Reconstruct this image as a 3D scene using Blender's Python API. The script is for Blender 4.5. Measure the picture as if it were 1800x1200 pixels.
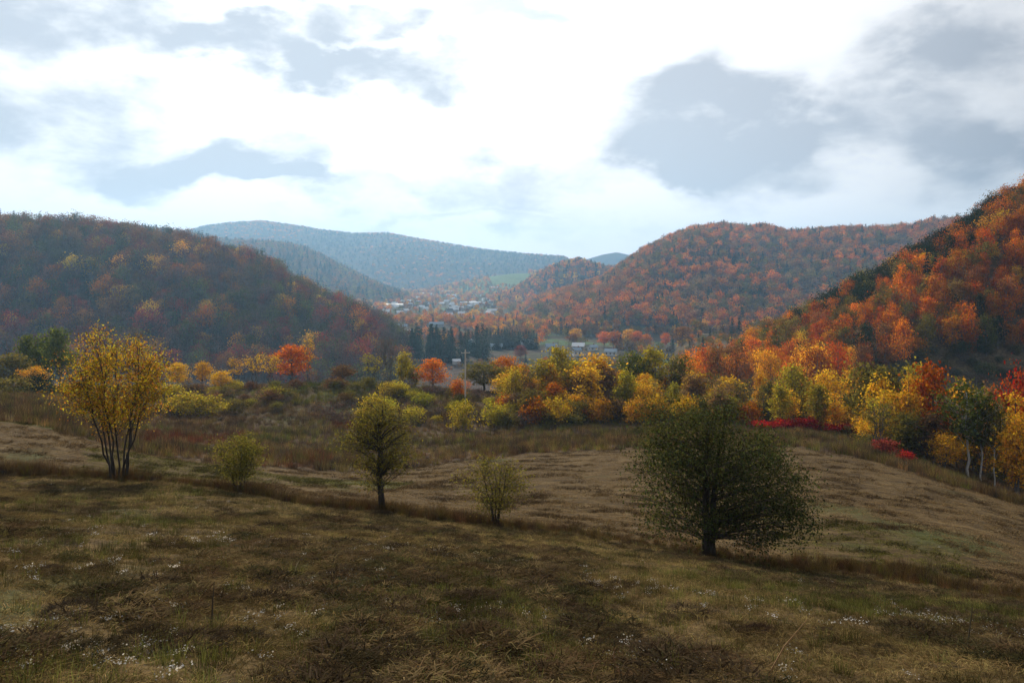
import bpy, math, random
import numpy as np
from mathutils import Vector

# ------------------------------------------------------------------ camera, light, exposure
scn = bpy.context.scene
for o in list(bpy.data.objects):
    bpy.data.objects.remove(o)
COL = scn.collection
F, HZ = 1400.0, 485.0            # focal length and eye level of the photograph in its own pixels (1800 x 1200)

cam = bpy.data.cameras.new('camera')
cam.sensor_width = 36.0
cam.lens = 28.0
cam.shift_y = -115.0 / 1800.0
cam.clip_start = 0.1
cam.clip_end = 40000.0
camo = bpy.data.objects.new('camera', cam)
camo.rotation_euler = (math.radians(90), 0, 0)
COL.objects.link(camo)
scn.camera = camo

SUN_AZ, SUN_EL = math.radians(-19), math.radians(31)
sdir = Vector((math.sin(SUN_AZ) * math.cos(SUN_EL), math.cos(SUN_AZ) * math.cos(SUN_EL), math.sin(SUN_EL)))
sl = bpy.data.lights.new('sun', 'SUN')
sl.energy = 5.0
sl.angle = math.radians(0.6)
sl.color = (1.0, 0.86, 0.67)
so = bpy.data.objects.new('sun', sl)
so.rotation_euler = sdir.to_track_quat('Z', 'Y').to_euler()
so.location = (0, 0, 500)
COL.objects.link(so)

scn.view_settings.view_transform = 'Standard'
scn.view_settings.look = 'None'
scn.view_settings.exposure = -0.06
scn.view_settings.gamma = 1.0
scn.view_settings.use_curve_mapping = False
scn.render.engine = 'CYCLES'
scn.cycles.max_bounces = 6
scn.cycles.diffuse_bounces = 3
scn.cycles.transmission_bounces = 3
scn.cycles.glossy_bounces = 2
scn.cycles.volume_bounces = 1
scn.cycles.transparent_max_bounces = 4
scn.cycles.use_denoising = True
scn.cycles.sample_clamp_indirect = 4.0

world = bpy.data.worlds.new('World')
scn.world = world
world.use_nodes = True
wt = world.node_tree
wt.nodes.clear()


def mk(nt, t, **kw):
    n = nt.nodes.new(t)
    for k, v in kw.items():
        setattr(n, k, v)
    return n


class NB:
    """small helper to write node expressions"""
    def __init__(s, nt):
        s.nt = nt

    def link(s, a, b):
        if hasattr(a, 'bl_idname') and not hasattr(a, 'is_output'):
            a = a.outputs[0]
        s.nt.links.new(a, b)

    def put(s, sock, v):
        if isinstance(v, (int, float)):
            sock.default_value = v
        elif isinstance(v, (tuple, list)):
            sock.default_value = v if len(v) == len(sock.default_value) else tuple(v) + (1.0,)
        else:
            s.link(v, sock)

    def m(s, op, a, b=None, c=None, clamp=False):
        n = mk(s.nt, 'ShaderNodeMath', operation=op, use_clamp=clamp)
        s.put(n.inputs[0], a)
        if b is not None:
            s.put(n.inputs[1], b)
        if c is not None:
            s.put(n.inputs[2], c)
        return n.outputs[0]

    def vm(s, op, a, b=None):
        n = mk(s.nt, 'ShaderNodeVectorMath', operation=op)
        s.put(n.inputs[0], a)
        if b is not None:
            s.put(n.inputs[1], b)
        return n.outputs['Value'] if op in ('DOT_PRODUCT', 'LENGTH') else n.outputs[0]

    def ramp(s, v, lo, hi, a=0.0, b=1.0):
        n = mk(s.nt, 'ShaderNodeMapRange', interpolation_type='SMOOTHSTEP')
        s.put(n.inputs['Value'], v)
        for k, x in zip(('From Min', 'From Max', 'To Min', 'To Max'), (lo, hi, a, b)):
            n.inputs[k].default_value = x
        return n.outputs[0]

    def mix(s, f, a, b, mode='MIX'):
        n = mk(s.nt, 'ShaderNodeMix', data_type='RGBA', blend_type=mode)
        s.put(n.inputs[0], f)
        s.put(n.inputs[6], a)
        s.put(n.inputs[7], b)
        return n.outputs[2]

    def noise(s, vec, scale, detail=4, rough=0.55, dist=0.0, out=0):
        n = mk(s.nt, 'ShaderNodeTexNoise')
        if vec is not None:
            s.link(vec, n.inputs['Vector'])
        n.inputs['Scale'].default_value = scale
        n.inputs['Detail'].default_value = detail
        n.inputs['Roughness'].default_value = rough
        n.inputs['Distortion'].default_value = dist
        return n.outputs[out]


W = NB(wt)
tc = mk(wt, 'ShaderNodeTexCoord')
dirv = tc.outputs['Generated']
sep = mk(wt, 'ShaderNodeSeparateXYZ')
W.link(dirv, sep.inputs[0])
az = W.m('ARCTAN2', sep.outputs[0], sep.outputs[1])
el = W.m('ARCSINE', sep.outputs[2])
comb = mk(wt, 'ShaderNodeCombineXYZ')
W.put(comb.inputs[0], az)
W.put(comb.inputs[1], W.m('MULTIPLY', el, 1.9))
ae = comb.outputs[0]
# domain warp so that every cloud edge is ragged
wn = mk(wt, 'ShaderNodeTexNoise')
W.link(ae, wn.inputs['Vector'])
wn.inputs['Scale'].default_value = 7.5
wn.inputs['Detail'].default_value = 5
wn.inputs['Roughness'].default_value = 0.52
ws = mk(wt, 'ShaderNodeSeparateColor')
W.link(wn.outputs['Color'], ws.inputs[0])
azw = W.m('ADD', az, W.m('MULTIPLY', W.m('SUBTRACT', ws.outputs[0], 0.5), 0.22))
elw = W.m('ADD', el, W.m('MULTIPLY', W.m('SUBTRACT', ws.outputs[1], 0.5), 0.16))


def blob(px, py, rx, ry, amp):
    a0 = math.atan((px - 900) / F)
    e0 = math.atan((HZ - py) / F * math.cos(a0))
    dx = W.m('DIVIDE', W.m('SUBTRACT', azw, a0), rx / F)
    dy = W.m('DIVIDE', W.m('SUBTRACT', elw, e0), ry / F)
    d = W.m('ADD', W.m('MULTIPLY', dx, dx), W.m('MULTIPLY', dy, dy))
    return W.m('MULTIPLY', W.ramp(d, 1.75, 0.0), amp)


blobs = [(1230, 215, 190, 95, 1.0), (1300, 290, 190, 85, .8), (1640, 205, 230, 90, .75), (1430, 100, 260, 55, .55),
         (1740, 50, 180, 60, .45), (1720, 345, 130, 40, .35), (1100, 300, 160, 30, .6), (1780, 280, 120, 80, .6),
         (60, 215, 180, 90, 1.0), (140, 25, 290, 60, 1.05), (450, 70, 200, 42, .75), (690, 105, 150, 42, 1.0),
         (620, 15, 105, 28, 1.0), (440, 280, 115, 58, 1.15), (290, 312, 95, 36, .85), (530, 310, 60, 26, .7), (620, 335, 85, 44, .7),
         (840, 345, 155, 50, .75), (980, 390, 150, 24, .32), (620, 395, 200, 14, .3), (820, 408, 200, 18, .36), (1080, 428, 160, 18, .3)]
grey = None
for b in blobs:
    v = blob(*b)
    grey = v if grey is None else W.m('ADD', grey, v)
# the same broken cloud goes on everywhere else
fb = W.noise(ae, 3.0, 8, 0.6)
outside = W.m('SUBTRACT', 1.0, W.m('MULTIPLY', W.ramp(W.m('ABSOLUTE', az), 0.75, 0.5), W.ramp(el, 0.5, 0.36)))
grey = W.m('ADD', grey, W.m('MULTIPLY', W.ramp(fb, 0.36, 0.66), W.m('MULTIPLY', outside, 0.75)))
fine = W.noise(ae, 11.0, 9, 0.62)
mid_n = W.noise(ae, 7.0, 6, 0.55, 0.2)
grey = W.m('MULTIPLY', grey, W.ramp(mid_n, 0.28, 0.70, 0.40, 1.50))
grey = W.m('ADD', grey, W.m('MULTIPLY', W.m('SUBTRACT', fine, 0.5), W.m('ADD', W.m('MULTIPLY', grey, 0.5), 0.2)))
grey = W.ramp(grey, 0.02, 1.3)
# brightness: cloud lit from behind near the sun, duller away from it
gl = Vector((math.sin(-0.17) * math.cos(0.32), math.cos(-0.17) * math.cos(0.32), math.sin(0.32)))
gdot = W.vm('DOT_PRODUCT', dirv, tuple(gl))
glow = W.ramp(gdot, 0.55, 0.97)
bright = W.mix(glow, (0.50, 0.51, 0.54, 1), (1.34, 1.34, 1.34, 1))
dark = W.mix(glow, (0.23, 0.25, 0.29, 1), (0.66, 0.71, 0.785, 1))
hz = W.ramp(el, 0.11, 0.0)
ccol = W.mix(grey, bright, dark)
ccol = W.mix(W.m('MULTIPLY', hz, 0.7), ccol, (1.22, 1.24, 1.26, 1))
blue = blob(880, 22, 130, 22, 1.0)
blue2 = W.m('MULTIPLY', W.ramp(W.noise(ae, 2.1, 6, 0.6), 0.60, 0.70), W.m('MULTIPLY', outside, 0.8))
gap = W.m('ADD', W.m('MULTIPLY', blue, 0.6), blue2, clamp=True)
sky = mk(wt, 'ShaderNodeTexSky', sky_type='NISHITA', sun_disc=False, sun_elevation=SUN_EL, sun_rotation=SUN_AZ)
sky.altitude = 400
bg1 = mk(wt, 'ShaderNodeBackground')
W.link(sky.outputs[0], bg1.inputs[0])
bg1.inputs[1].default_value = 0.11
bg2 = mk(wt, 'ShaderNodeBackground')
W.link(ccol, bg2.inputs[0])
bg2.inputs[1].default_value = 1.0
ms = mk(wt, 'ShaderNodeMixShader')
W.link(gap, ms.inputs[0])
W.link(bg2.outputs[0], ms.inputs[1])
W.link(bg1.outputs[0], ms.inputs[2])
wo = mk(wt, 'ShaderNodeOutputWorld')
W.link(ms.outputs[0], wo.inputs[0])

# ------------------------------------------------------------------ small tools
RNG = np.random.default_rng(7)


def tag(o, label=None, cat=None, group=None, kind=None):
    if label: o['label'] = label
    if cat: o['category'] = cat
    if group: o['group'] = group
    if kind: o['kind'] = kind
    return o


def link(name, data, parent=None, loc=None):
    o = bpy.data.objects.new(name, data)
    COL.objects.link(o)
    if parent is not None: o.parent = parent
    if loc is not None: o.location = loc
    return o


def qmesh(name, V, Q, mats=(), smooth=False, midx=None):
    """mesh from an (n,3) array and an (m,4) array of quads"""
    me = bpy.data.meshes.new(name)
    V = np.asarray(V, dtype=np.float32)
    Q = np.asarray(Q, dtype=np.int32)
    me.vertices.add(len(V))
    me.vertices.foreach_set('co', V.ravel())
    me.loops.add(Q.size)
    me.loops.foreach_set('vertex_index', Q.ravel())
    me.polygons.add(len(Q))
    me.polygons.foreach_set('loop_start', np.arange(0, Q.size, 4, dtype=np.int32))
    if midx is not None:
        me.polygons.foreach_set('material_index', np.asarray(midx, dtype=np.int32))
    me.polygons.foreach_set('use_smooth', np.full(len(Q), smooth))
    for m in mats: me.materials.append(m)
    me.update(calc_edges=True)
    return me


def hermite(q, xs, ys):
    """smooth monotone interpolation; xs increasing"""
    xs = np.asarray(xs, float); ys = np.asarray(ys, float)
    d = np.diff(ys) / np.diff(xs)
    t = np.zeros(len(xs))
    for i in range(1, len(xs) - 1):
        t[i] = 0 if d[i - 1] * d[i] <= 0 else 2 * d[i - 1] * d[i] / (d[i - 1] + d[i])
    t[0], t[-1] = d[0], d[-1]
    q = np.clip(q, xs[0], xs[-1])
    i = np.clip(np.searchsorted(xs, q, side='right') - 1, 0, len(xs) - 2)
    h = xs[i + 1] - xs[i]
    s = (q - xs[i]) / h
    return ((1 + 2 * s) * (1 - s) ** 2 * ys[i] + s * (1 - s) ** 2 * h * t[i] + s * s * (3 - 2 * s) * ys[i + 1] + s * s * (s - 1) * h * t[i + 1])


_perm = np.random.default_rng(3).random((256, 256))


def vnoise(x, y):
    xi = np.floor(x).astype(int); yi = np.floor(y).astype(int)
    fx = x - xi; fy = y - yi
    fx = fx * fx * (3 - 2 * fx); fy = fy * fy * (3 - 2 * fy)
    a = _perm[xi & 255, yi & 255]; b = _perm[(xi + 1) & 255, yi & 255]
    c = _perm[xi & 255, (yi + 1) & 255]; d = _perm[(xi + 1) & 255, (yi + 1) & 255]
    return (a * (1 - fx) + b * fx) * (1 - fy) + (c * (1 - fx) + d * fx) * fy - 0.5


def fbm(x, y, o=4):
    s = 0; a = 1.0
    for i in range(o):
        s = s + a * vnoise(x * 2 ** i + 17.3 * i, y * 2 ** i + 5.1 * i); a *= 0.5
    return s


def sstep(x, a, b):
    t = np.clip((x - a) / (b - a), 0, 1)
    return t * t * (3 - 2 * t)


# ------------------------------------------------------------------ the lie of the land
PX = [-900, 0, 300, 600, 900, 1200, 1400, 1500, 1800, 2700]
HEDGE_Y = [40, 37, 35.5, 34, 32, 30.5, 29.5, 29, 27, 24]
HEDGE_P = [790, 836, 846, 890, 932, 970, 998, 1008, 1056, 1190]
BOUND_Y = [60, 58, 60, 65, 75, 76, 72, 68, 58, 52]
BOUND_P = [690, 742, 806, 829, 803, 787, 788, 803, 893, 1120]
EDGE_Y = [115, 115, 118, 120, 122, 122, 118, 110, 96, 90]
EDGE_P = [640, 692, 738, 747, 753, 747, 758, 776, 874, 1080]
BANK_Y = [150, 150, 150, 150, 152, 152, 150, 145, 135, 130]
BANK_P = [625, 684, 688, 681, 698, 715, 735, 752, 815, 950]
BACK_Y = [200] * 10
BACK_P = [610, 668, 678, 676, 690, 690, 690, 695, 725, 800]
DIP_Y = [300] * 10
DIP_Z = [-36, -40, -44, -47, -48, -46, -44, -42, -40, -40]
VAL_Y = [450] * 10
VAL_Z = [-58, -60, -61, -62, -62, -62, -60, -58, -56, -56]


def pxof(x, y):
    return 900 + F * x / np.maximum(y, 10.0)


def zof(py, y):
    return -(py - HZ) / F * y


def base_h(x, y):
    px = np.clip(pxof(x, y), -900, 2700)
    rows = []
    for Yk, Pk, isz in ((None, None, 0), (HEDGE_Y, HEDGE_P, 0), (BOUND_Y, BOUND_P, 0), (EDGE_Y, EDGE_P, 0), (BANK_Y, BANK_P, 0),
                        (BACK_Y, BACK_P, 0), (DIP_Y, DIP_Z, 1), (VAL_Y, VAL_Z, 1)):
        if Yk is None:
            yk = np.full_like(px, 15.0)
            zk = -1.7 - 0.262 * yk - 0.08 * (px - 900) / F * yk
        else:
            yk = hermite(px, PX, Yk)
            zk = hermite(px, PX, Pk) if isz else zof(hermite(px, PX, Pk), yk)
        rows.append([yk, zk])
    ya, za = rows[1]; yb, zb = rows[2]
    rows.append([np.full_like(px, 12000.0), np.full_like(px, -62.0)])
    # a point between the bank of trees and the end of the second field
    f = 0.42
    ym = ya + f * (yb - ya)
    pa = HZ - za / ya * F; pb = HZ - zb / yb * F
    pm = pa + 0.60 * (pb - pa)
    rows.insert(2, [ym, zof(pm, ym)])
    Y = np.stack([r[0] for r in rows]); Z = np.stack([r[1] for r in rows])
    d = np.diff(Z, axis=0) / np.diff(Y, axis=0)
    T = np.zeros_like(Z)
    T[1:-1] = 0.5 * (d[:-1] + d[1:])
    T[0] = -0.262 - 0.08 * (px - 900) / F
    T[-1] = 0
    T[-2] = 0
    yy = np.maximum(y, 15.0)
    out = np.zeros_like(px)
    for k in range(len(rows) - 1):
        m = (yy >= Y[k]) & (yy <= Y[k + 1])
        h = Y[k + 1] - Y[k]
        s = np.clip((yy - Y[k]) / h, 0, 1)
        v = ((1 + 2 * s) * (1 - s) ** 2 * Z[k] + s * (1 - s) ** 2 * h * T[k] + s * s * (3 - 2 * s) * Z[k + 1] + s * s * (s - 1) * h * T[k + 1])
        out = np.where(m, v, out)
    plane = -1.7 - 0.262 * y - 0.08 * x
    out = np.where(y < 15.0, plane, out)
    near = sstep(y, 160, 60)
    out = out + sstep(y, 60, 25) * (.055 * fbm(x * 2.1, y * 2.1, 2) + .07 * np.maximum(fbm(x * .9 + 3, y * .9, 2), 0)) + near * (0.13 * fbm(x * 0.55, y * 0.55, 3) + 0.35 * fbm(x * 0.09 + 9, y * 0.09, 2) * sstep(y, 4, 25))
    out = out + sstep(y, 220, 500) * 2.5 * fbm(x * 0.01, y * 0.01, 3)
    return out


# ridges: outline in the photograph, its distance, how far the slope runs towards and away from us, tree height on it, level of its foot
HILLS = {
    'left': dict(px=[-900, -400, 0, 150, 250, 330, 400, 460, 520, 560, 620, 680, 705, 730, 765, 800],
                 py=[330, 355, 383, 394, 407, 419, 436, 455, 490, 513, 540, 570, 588, 612, 640, 660],
                 D=([-900, 0, 460, 700, 800], [800, 760, 740, 640, 600]), Lf=330, Lb=500, th=10, zb=-64, n=7),
    'right': dict(px=[1080, 1170, 1205, 1250, 1300, 1350, 1400, 1470, 1530, 1600, 1650, 1700, 1750, 1800, 2000, 2700],
                  py=[880, 745, 652, 607, 582, 562, 540, 500, 465, 428, 402, 368, 335, 310, 205, -60],
                  D=([1080, 1300, 1500, 1800, 2700], [300, 310, 345, 385, 430]), Lf=185, Lb=330, th=12, zb=-46, n=4),
    'mid': dict(px=[860, 930, 1000, 1060, 1100, 1130, 1180, 1215, 1270, 1310, 1345, 1380, 1430, 1500, 1560, 1600, 1640, 1750, 2000, 2700],
                py=[545, 530, 508, 490, 462, 442, 416, 401, 397, 404, 401, 409, 404, 401, 403, 399, 389, 383, 365, 330],
                D=([860, 1000, 1200, 1700, 2700], [1500, 1550, 1650, 1650, 1500]), Lf=820, Lb=900, th=11, zb=-70, n=24),
    'knoll': dict(px=[800, 900, 930, 960, 990, 1015, 1040, 1070, 1100, 1160],
                  py=[540, 510, 490, 472, 461, 454, 461, 470, 482, 500], D=([800, 1160], [2100, 2100]), Lf=420, Lb=500, th=9, zb=-64, n=5),
    'green': dict(px=[740, 790, 820, 860, 900, 945, 1010, 1100, 1300], py=[514, 504, 496, 486, 481, 480, 474, 470, 465],
                  D=([740, 1300], [2850, 2850]), Lf=620, Lb=600, th=0, zb=-66, n=3),
    'farleft': dict(px=[-900, 100, 220, 280, 330, 390, 450, 500, 540, 590, 640, 680, 720],
                    py=[380, 395, 400, 405, 412, 425, 428, 431, 441, 465, 491, 509, 520], D=([-900, 720], [2700, 2500]), Lf=900, Lb=900, th=6, zb=-66, n=14),
    'ridge': dict(px=[200, 270, 320, 360, 400, 460, 520, 560, 620, 680, 730, 790, 850, 930, 990, 1020, 1070],
                  py=[440, 425, 410, 399, 394, 390, 398, 405, 412, 411, 420, 430, 440, 448, 452, 466, 490], D=([200, 1070], [4500, 4300]), Lf=1500, Lb=600, th=3, zb=-80, n=40),
    'fargap': dict(px=[600, 760, 860, 960, 1030, 1060, 1085, 1110, 1150, 1300, 1500], py=[470, 452, 438, 458, 456, 447, 443, 449, 455, 460, 470],
                   D=([600, 1500], [5050, 5050]), Lf=500, Lb=300, th=0, zb=-80, n=12),
}
HN = list(HILLS)


def hill_h(k, x, y):
    h = HILLS[k]
    px = 900 + F * x / np.maximum(y, 60.0)
    D = np.interp(px, *h['D'])
    top = zof(np.interp(px, h['px'], h['py']), D) - h['th']
    zb_ = np.minimum(h['zb'], top)
    edge = np.where(px < h['px'][0], (h['px'][0] - px) * D / F, np.where(px > h['px'][-1], (px - h['px'][-1]) * D / F, 0))
    t = np.where(y < D, (D - y) / h['Lf'], (y - D) / h['Lb'])
    s = h['Lf'] / 200.0 * 60 + 25
    g = np.where(t < 1, 0.5 + 0.5 * np.cos(np.pi * np.clip(t, 0, 1)), 0)
    nz = h['n'] * fbm(x / s, y / s + 3.3, 4) * sstep(t, 0.03, 0.45) * g ** 0.5
    if k == 'mid': top = top + 7 * fbm(x / 75, y / 400, 3)
    z = zb_ + (top - zb_) * g + nz - edge * 0.8
    return np.where(t < 1.0, z, -200.0)


def height(x, y, which=False):
    x = np.asarray(x, float); y = np.asarray(y, float)
    z = base_h(x, y)
    zone = np.full(z.shape, -1)
    for i, k in enumerate(HN):
        hz_ = hill_h(k, x, y)
        if which:
            zone = np.where(hz_ > z + 0.2, i, zone)
        kk = 2.0 if k == 'right' else 3.0
        m = np.maximum(z, hz_)
        z = np.where(np.abs(z - hz_) < 4 * kk, m + np.clip(kk - np.abs(z - hz_) * 0.5, 0, None) ** 2 / (4 * kk), m)
    return (z, zone) if which else z


def gz(x, y):
    return float(height(np.array([x]), np.array([y]))[0])


# ------------------------------------------------------------------ materials
def mat(name):
    m = bpy.data.materials.new(name)
    m.use_nodes = True
    m.node_tree.nodes.clear()
    return m, NB(m.node_tree)


def out(n, surf, disp=None):
    o = mk(n.nt, 'ShaderNodeOutputMaterial')
    n.link(surf, o.inputs[0])


def bsdf(n, col, rough=0.9, spec=0.15, bump=None, bs=0.5, bd=0.05):
    b = mk(n.nt, 'ShaderNodeBsdfPrincipled')
    n.put(b.inputs['Base Color'], col)
    n.put(b.inputs['Roughness'], rough)
    b.inputs['Specular IOR Level'].default_value = spec
    if bump is not None:
        bn = mk(n.nt, 'ShaderNodeBump')
        bn.inputs['Strength'].default_value = bs
        bn.inputs['Distance'].default_value = bd
        n.link(bump, bn.inputs['Height'])
        n.link(bn.outputs[0], b.inputs['Normal'])
    return b.outputs[0]


def leaf_mat(name, source, trans=0.52, vary=0.55, hue=0.05):
    m, n = mat(name)
    if source == 'OBJECT':
        oi = mk(n.nt, 'ShaderNodeObjectInfo')
        c = oi.outputs['Color']
    else:
        a = mk(n.nt, 'ShaderNodeAttribute', attribute_type='INSTANCER', attribute_name='tint')
        c = a.outputs['Color']
    ge = mk(n.nt, 'ShaderNodeNewGeometry')
    r = ge.outputs['Random Per Island']
    r2 = n.m('FRACT', n.m('MULTIPLY', r, 17.31))
    hs = mk(n.nt, 'ShaderNodeHueSaturation')
    n.put(hs.inputs['Hue'], n.m('ADD', n.m('MULTIPLY', n.m('SUBTRACT', r2, 0.5), hue), 0.5))
    n.put(hs.inputs['Value'], n.m('ADD', n.m('MULTIPLY', n.m('SUBTRACT', r, 0.5), vary * 2), 1.0))
    n.link(c, hs.inputs['Color'])
    d = mk(n.nt, 'ShaderNodeBsdfDiffuse')
    n.link(hs.outputs[0], d.inputs[0])
    t = mk(n.nt, 'ShaderNodeBsdfTranslucent')
    n.link(n.mix(1.0, hs.outputs[0], (1.25, 1.1, 0.8, 1), 'MULTIPLY'), t.inputs[0])
    mx = mk(n.nt, 'ShaderNodeMixShader')
    mx.inputs[0].default_value = trans
    n.link(d.outputs[0], mx.inputs[1])
    n.link(t.outputs[0], mx.inputs[2])
    out(n, mx.outputs[0])
    return m


def bark_mat(name, c1, c2, scale=6.0):
    m, n = mat(name)
    t = mk(n.nt, 'ShaderNodeTexCoord')
    mp = mk(n.nt, 'ShaderNodeMapping')
    mp.inputs['Scale'].default_value = (1, 1, 0.25)
    n.link(t.outputs['Object'], mp.inputs[0])
    v = n.noise(mp.outputs[0], scale, 5, 0.65)
    out(n, bsdf(n, n.mix(n.ramp(v, .35, .65), c1, c2), 0.9, 0.1, v, 0.6, 0.03))
    return m


M_LEAF = leaf_mat('leaves', 'OBJECT')
M_LEAFV = leaf_mat('mixed_leaves', 'OBJECT', vary=0.7, hue=0.11)
M_LEAFI = leaf_mat('forest_leaves', 'INSTANCER', trans=0.40, vary=0.5)
M_GRASSI = leaf_mat('grass_blades', 'INSTANCER', trans=0.25, vary=0.6, hue=0.04)
M_HAY = leaf_mat('hay_blades', 'OBJECT', trans=0.2, vary=0.6, hue=0.03)
M_BARK = bark_mat('dark_bark', (.030, .024, .020), (.075, .062, .052))
M_BARK2 = bark_mat('grey_bark', (.07, .062, .055), (.16, .145, .13))


def birch_mat():
    m, n = mat('birch_bark')
    t = mk(n.nt, 'ShaderNodeTexCoord')
    mp = mk(n.nt, 'ShaderNodeMapping')
    mp.inputs['Scale'].default_value = (1.2, 1.2, 5)
    n.link(t.outputs['Object'], mp.inputs[0])
    v = n.noise(mp.outputs[0], 1.6, 4, 0.6)
    out(n, bsdf(n, n.mix(n.ramp(v, .58, .66), (.62, .60, .55), (.06, .05, .045)), 0.7, 0.2))
    return m


M_BIRCH = birch_mat()


def ground_mat(name, cols, s1, s2, bump=0.05, patch=None, stretch=None):
    """cols: base tones mixed by two noises in metres; patch: (colour, scale, lo, hi) patches of another plant"""
    m, n = mat(name)
    g = mk(n.nt, 'ShaderNodeNewGeometry')
    pos = g.outputs['Position']
    if stretch:
        mp = mk(n.nt, 'ShaderNodeMapping')
        mp.inputs['Rotation'].default_value = (0, 0, stretch[0])
        mp.inputs['Scale'].default_value = (stretch[1], stretch[2], 1)
        n.link(pos, mp.inputs[0])
        pos2 = mp.outputs[0]
    else:
        pos2 = pos
    a = n.noise(pos2, s1, 6, 0.62)
    b = n.noise(pos2, s2, 6, 0.68)
    c = n.mix(n.ramp(a, .36, .64), cols[0], cols[1])
    c = n.mix(n.ramp(b, .42, .66), c, cols[2])
    for p in (patch or ()):
        v = n.noise(pos, p[1], 5, 0.6)
        c = n.mix(n.ramp(v, p[2], p[3]), c, p[0])
    f = n.noise(pos2, s2 * 5, 4, 0.7)
    c = n.mix(1.0, c, n.mix(n.ramp(f, .3, .7), (.55, .55, .55, 1), (1.35, 1.35, 1.35, 1)), 'MULTIPLY')
    out(n, bsdf(n, c, 0.95, 0.05, n.m('ADD', b, f), 0.8, bump))
    return m


M_FIELD = ground_mat('hay_stubble', [(.105, .070, .030), (.150, .104, .045), (.050, .035, .018)], .35, 2.2, .06,
                     [((.058, .066, .022), .22, .52, .66)])
M_FIELD2 = ground_mat('mown_grass', [(.150, .105, .050), (.112, .077, .036), (.058, .040, .022)], .22, 1.1, .10,
                      [((.075, .085, .03), .07, .56, .70)], stretch=(.25, .45, 1.6))
M_MEADOW = ground_mat('dead_weeds', [(.090, .058, .032), (.115, .075, .040), (.055, .038, .024)], .12, .9, .2,
                      [((.085, .085, .03), .05, .56, .68), ((.12, .045, .025), .06, .62, .72)])
M_VALLEY = ground_mat('valley_grass', [(.08, .060, .048), (.065, .075, .035), (.06, .045, .04)], .012, .05, .3,
                      [((.075, .125, .05), .009, .55, .60)])
M_FOREST = ground_mat('forest_floor', [(.05, .035, .025), (.06, .04, .03), (.035, .028, .022)], .03, .2, .4)
M_SCRUB = ground_mat('hillside_scrub', [(.125, .090, .050), (.105, .085, .042), (.07, .052, .034)], .05, .3, .4)
M_GREEN = ground_mat('hill_pasture', [(.10, .17, .055), (.12, .18, .06), (.09, .14, .05)], .006, .02, .2)
M_FAR = ground_mat('far_forest', [(.060, .045, .035), (.085, .05, .035), (.03, .036, .030)], .004, .022, 2.0,
                   [((.12, .065, .035), .006, .55, .7)])

# ------------------------------------------------------------------ terrain: one sheet, cut into the pieces it consists of
NR, NC = 640, 430
S = np.geomspace(3.0, 5380.0, NR)
U = np.linspace(-1.3, 1.3, NC)
Xg = U[None, :] * S[:, None]
Yg = np.repeat(S[:, None] - 15.0, NC, 1)
Zg, Zn = height(Xg, Yg, True)
PXg = pxof(Xg, Yg)
hed = hermite(PXg, PX, HEDGE_Y); bou = hermite(PXg, PX, BOUND_Y)
zone = np.where(Zn >= 0, 10 + Zn, np.where(Yg < hed, 0, np.where(Yg < bou, 1, np.where(Yg < 190, 2, 3))))
V = np.stack([Xg, Yg, Zg], -1).reshape(-1, 3)
I = np.arange(NR * NC).reshape(NR, NC)
Q = np.stack([I[:-1, :-1], I[:-1, 1:], I[1:, 1:], I[1:, :-1]], -1).reshape(-1, 4)
zf = zone[:-1, :-1].ravel()
TERR = {0: ('ground', M_FIELD), 1: ('field', M_FIELD2), 2: ('meadow', M_MEADOW), 3: ('valley_floor', M_VALLEY)}
for i, k in enumerate(HN):
    TERR[10 + i] = {'green': ('pasture_hill', M_GREEN), 'right': ('hillside', M_SCRUB), 'ridge': ('mountain_ridge', M_FAR), 'fargap': ('mountain_ridge', M_FAR),
                    'farleft': ('far_hill', M_FAR)}.get(k, ('hill', M_FOREST))
TLAB = {'ground': 'rough foreground hay field sloping away', 'field': 'mown field rising to a rounded crest', 'meadow': 'brown weedy meadow beyond the mown field',
        'valley_floor': 'flat valley floor around the town'}
for z, (nm, mt) in TERR.items():
    q = Q[zf == z]
    if not len(q): continue
    u, inv = np.unique(q, return_inverse=True)
    o = link(nm, qmesh(nm, V[u], inv.reshape(-1, 4), [mt], True))
    o['kind'] = 'structure'
    o['label'] = TLAB.get(nm) or {'left': 'red and grey wooded hill behind the many-stemmed yellow tree', 'right': 'steep brown hillside under the near orange wood', 'mid': 'long sunlit wooded hill across the valley',
                                  'knoll': 'small cone-shaped wooded hill above the town', 'green': 'green pasture hill beyond the town', 'farleft': 'hazy blue hill behind the red wooded hill',
                                  'ridge': 'highest blue ridge at the end of the valley', 'fargap': 'faint blue hill showing in the gap beside the cone-shaped hill'}[HN[z - 10]]


# ------------------------------------------------------------------ plants
def rnd_dirs(r, n):
    v = r.normal(size=(n, 3))
    return v / np.linalg.norm(v, axis=1, keepdims=True)


def leaf_quads(r, P, size, up=0.0):
    """a pointed leaf (or leaf clump) of the given size at each point"""
    n = len(P)
    a = rnd_dirs(r, n)
    b = np.cross(a, rnd_dirs(r, n))
    b /= np.linalg.norm(b, axis=1, keepdims=True) + 1e-9
    s = size * r.uniform(0.6, 1.35, n)[:, None]
    a = a * s * 0.5
    b = b * s * 0.34
    Vv = np.stack([P + a, P + b - a * 0.15, P - a, P - b - a * 0.15], 1).reshape(-1, 3)
    return Vv, np.arange(4 * n).reshape(n, 4)


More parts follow.
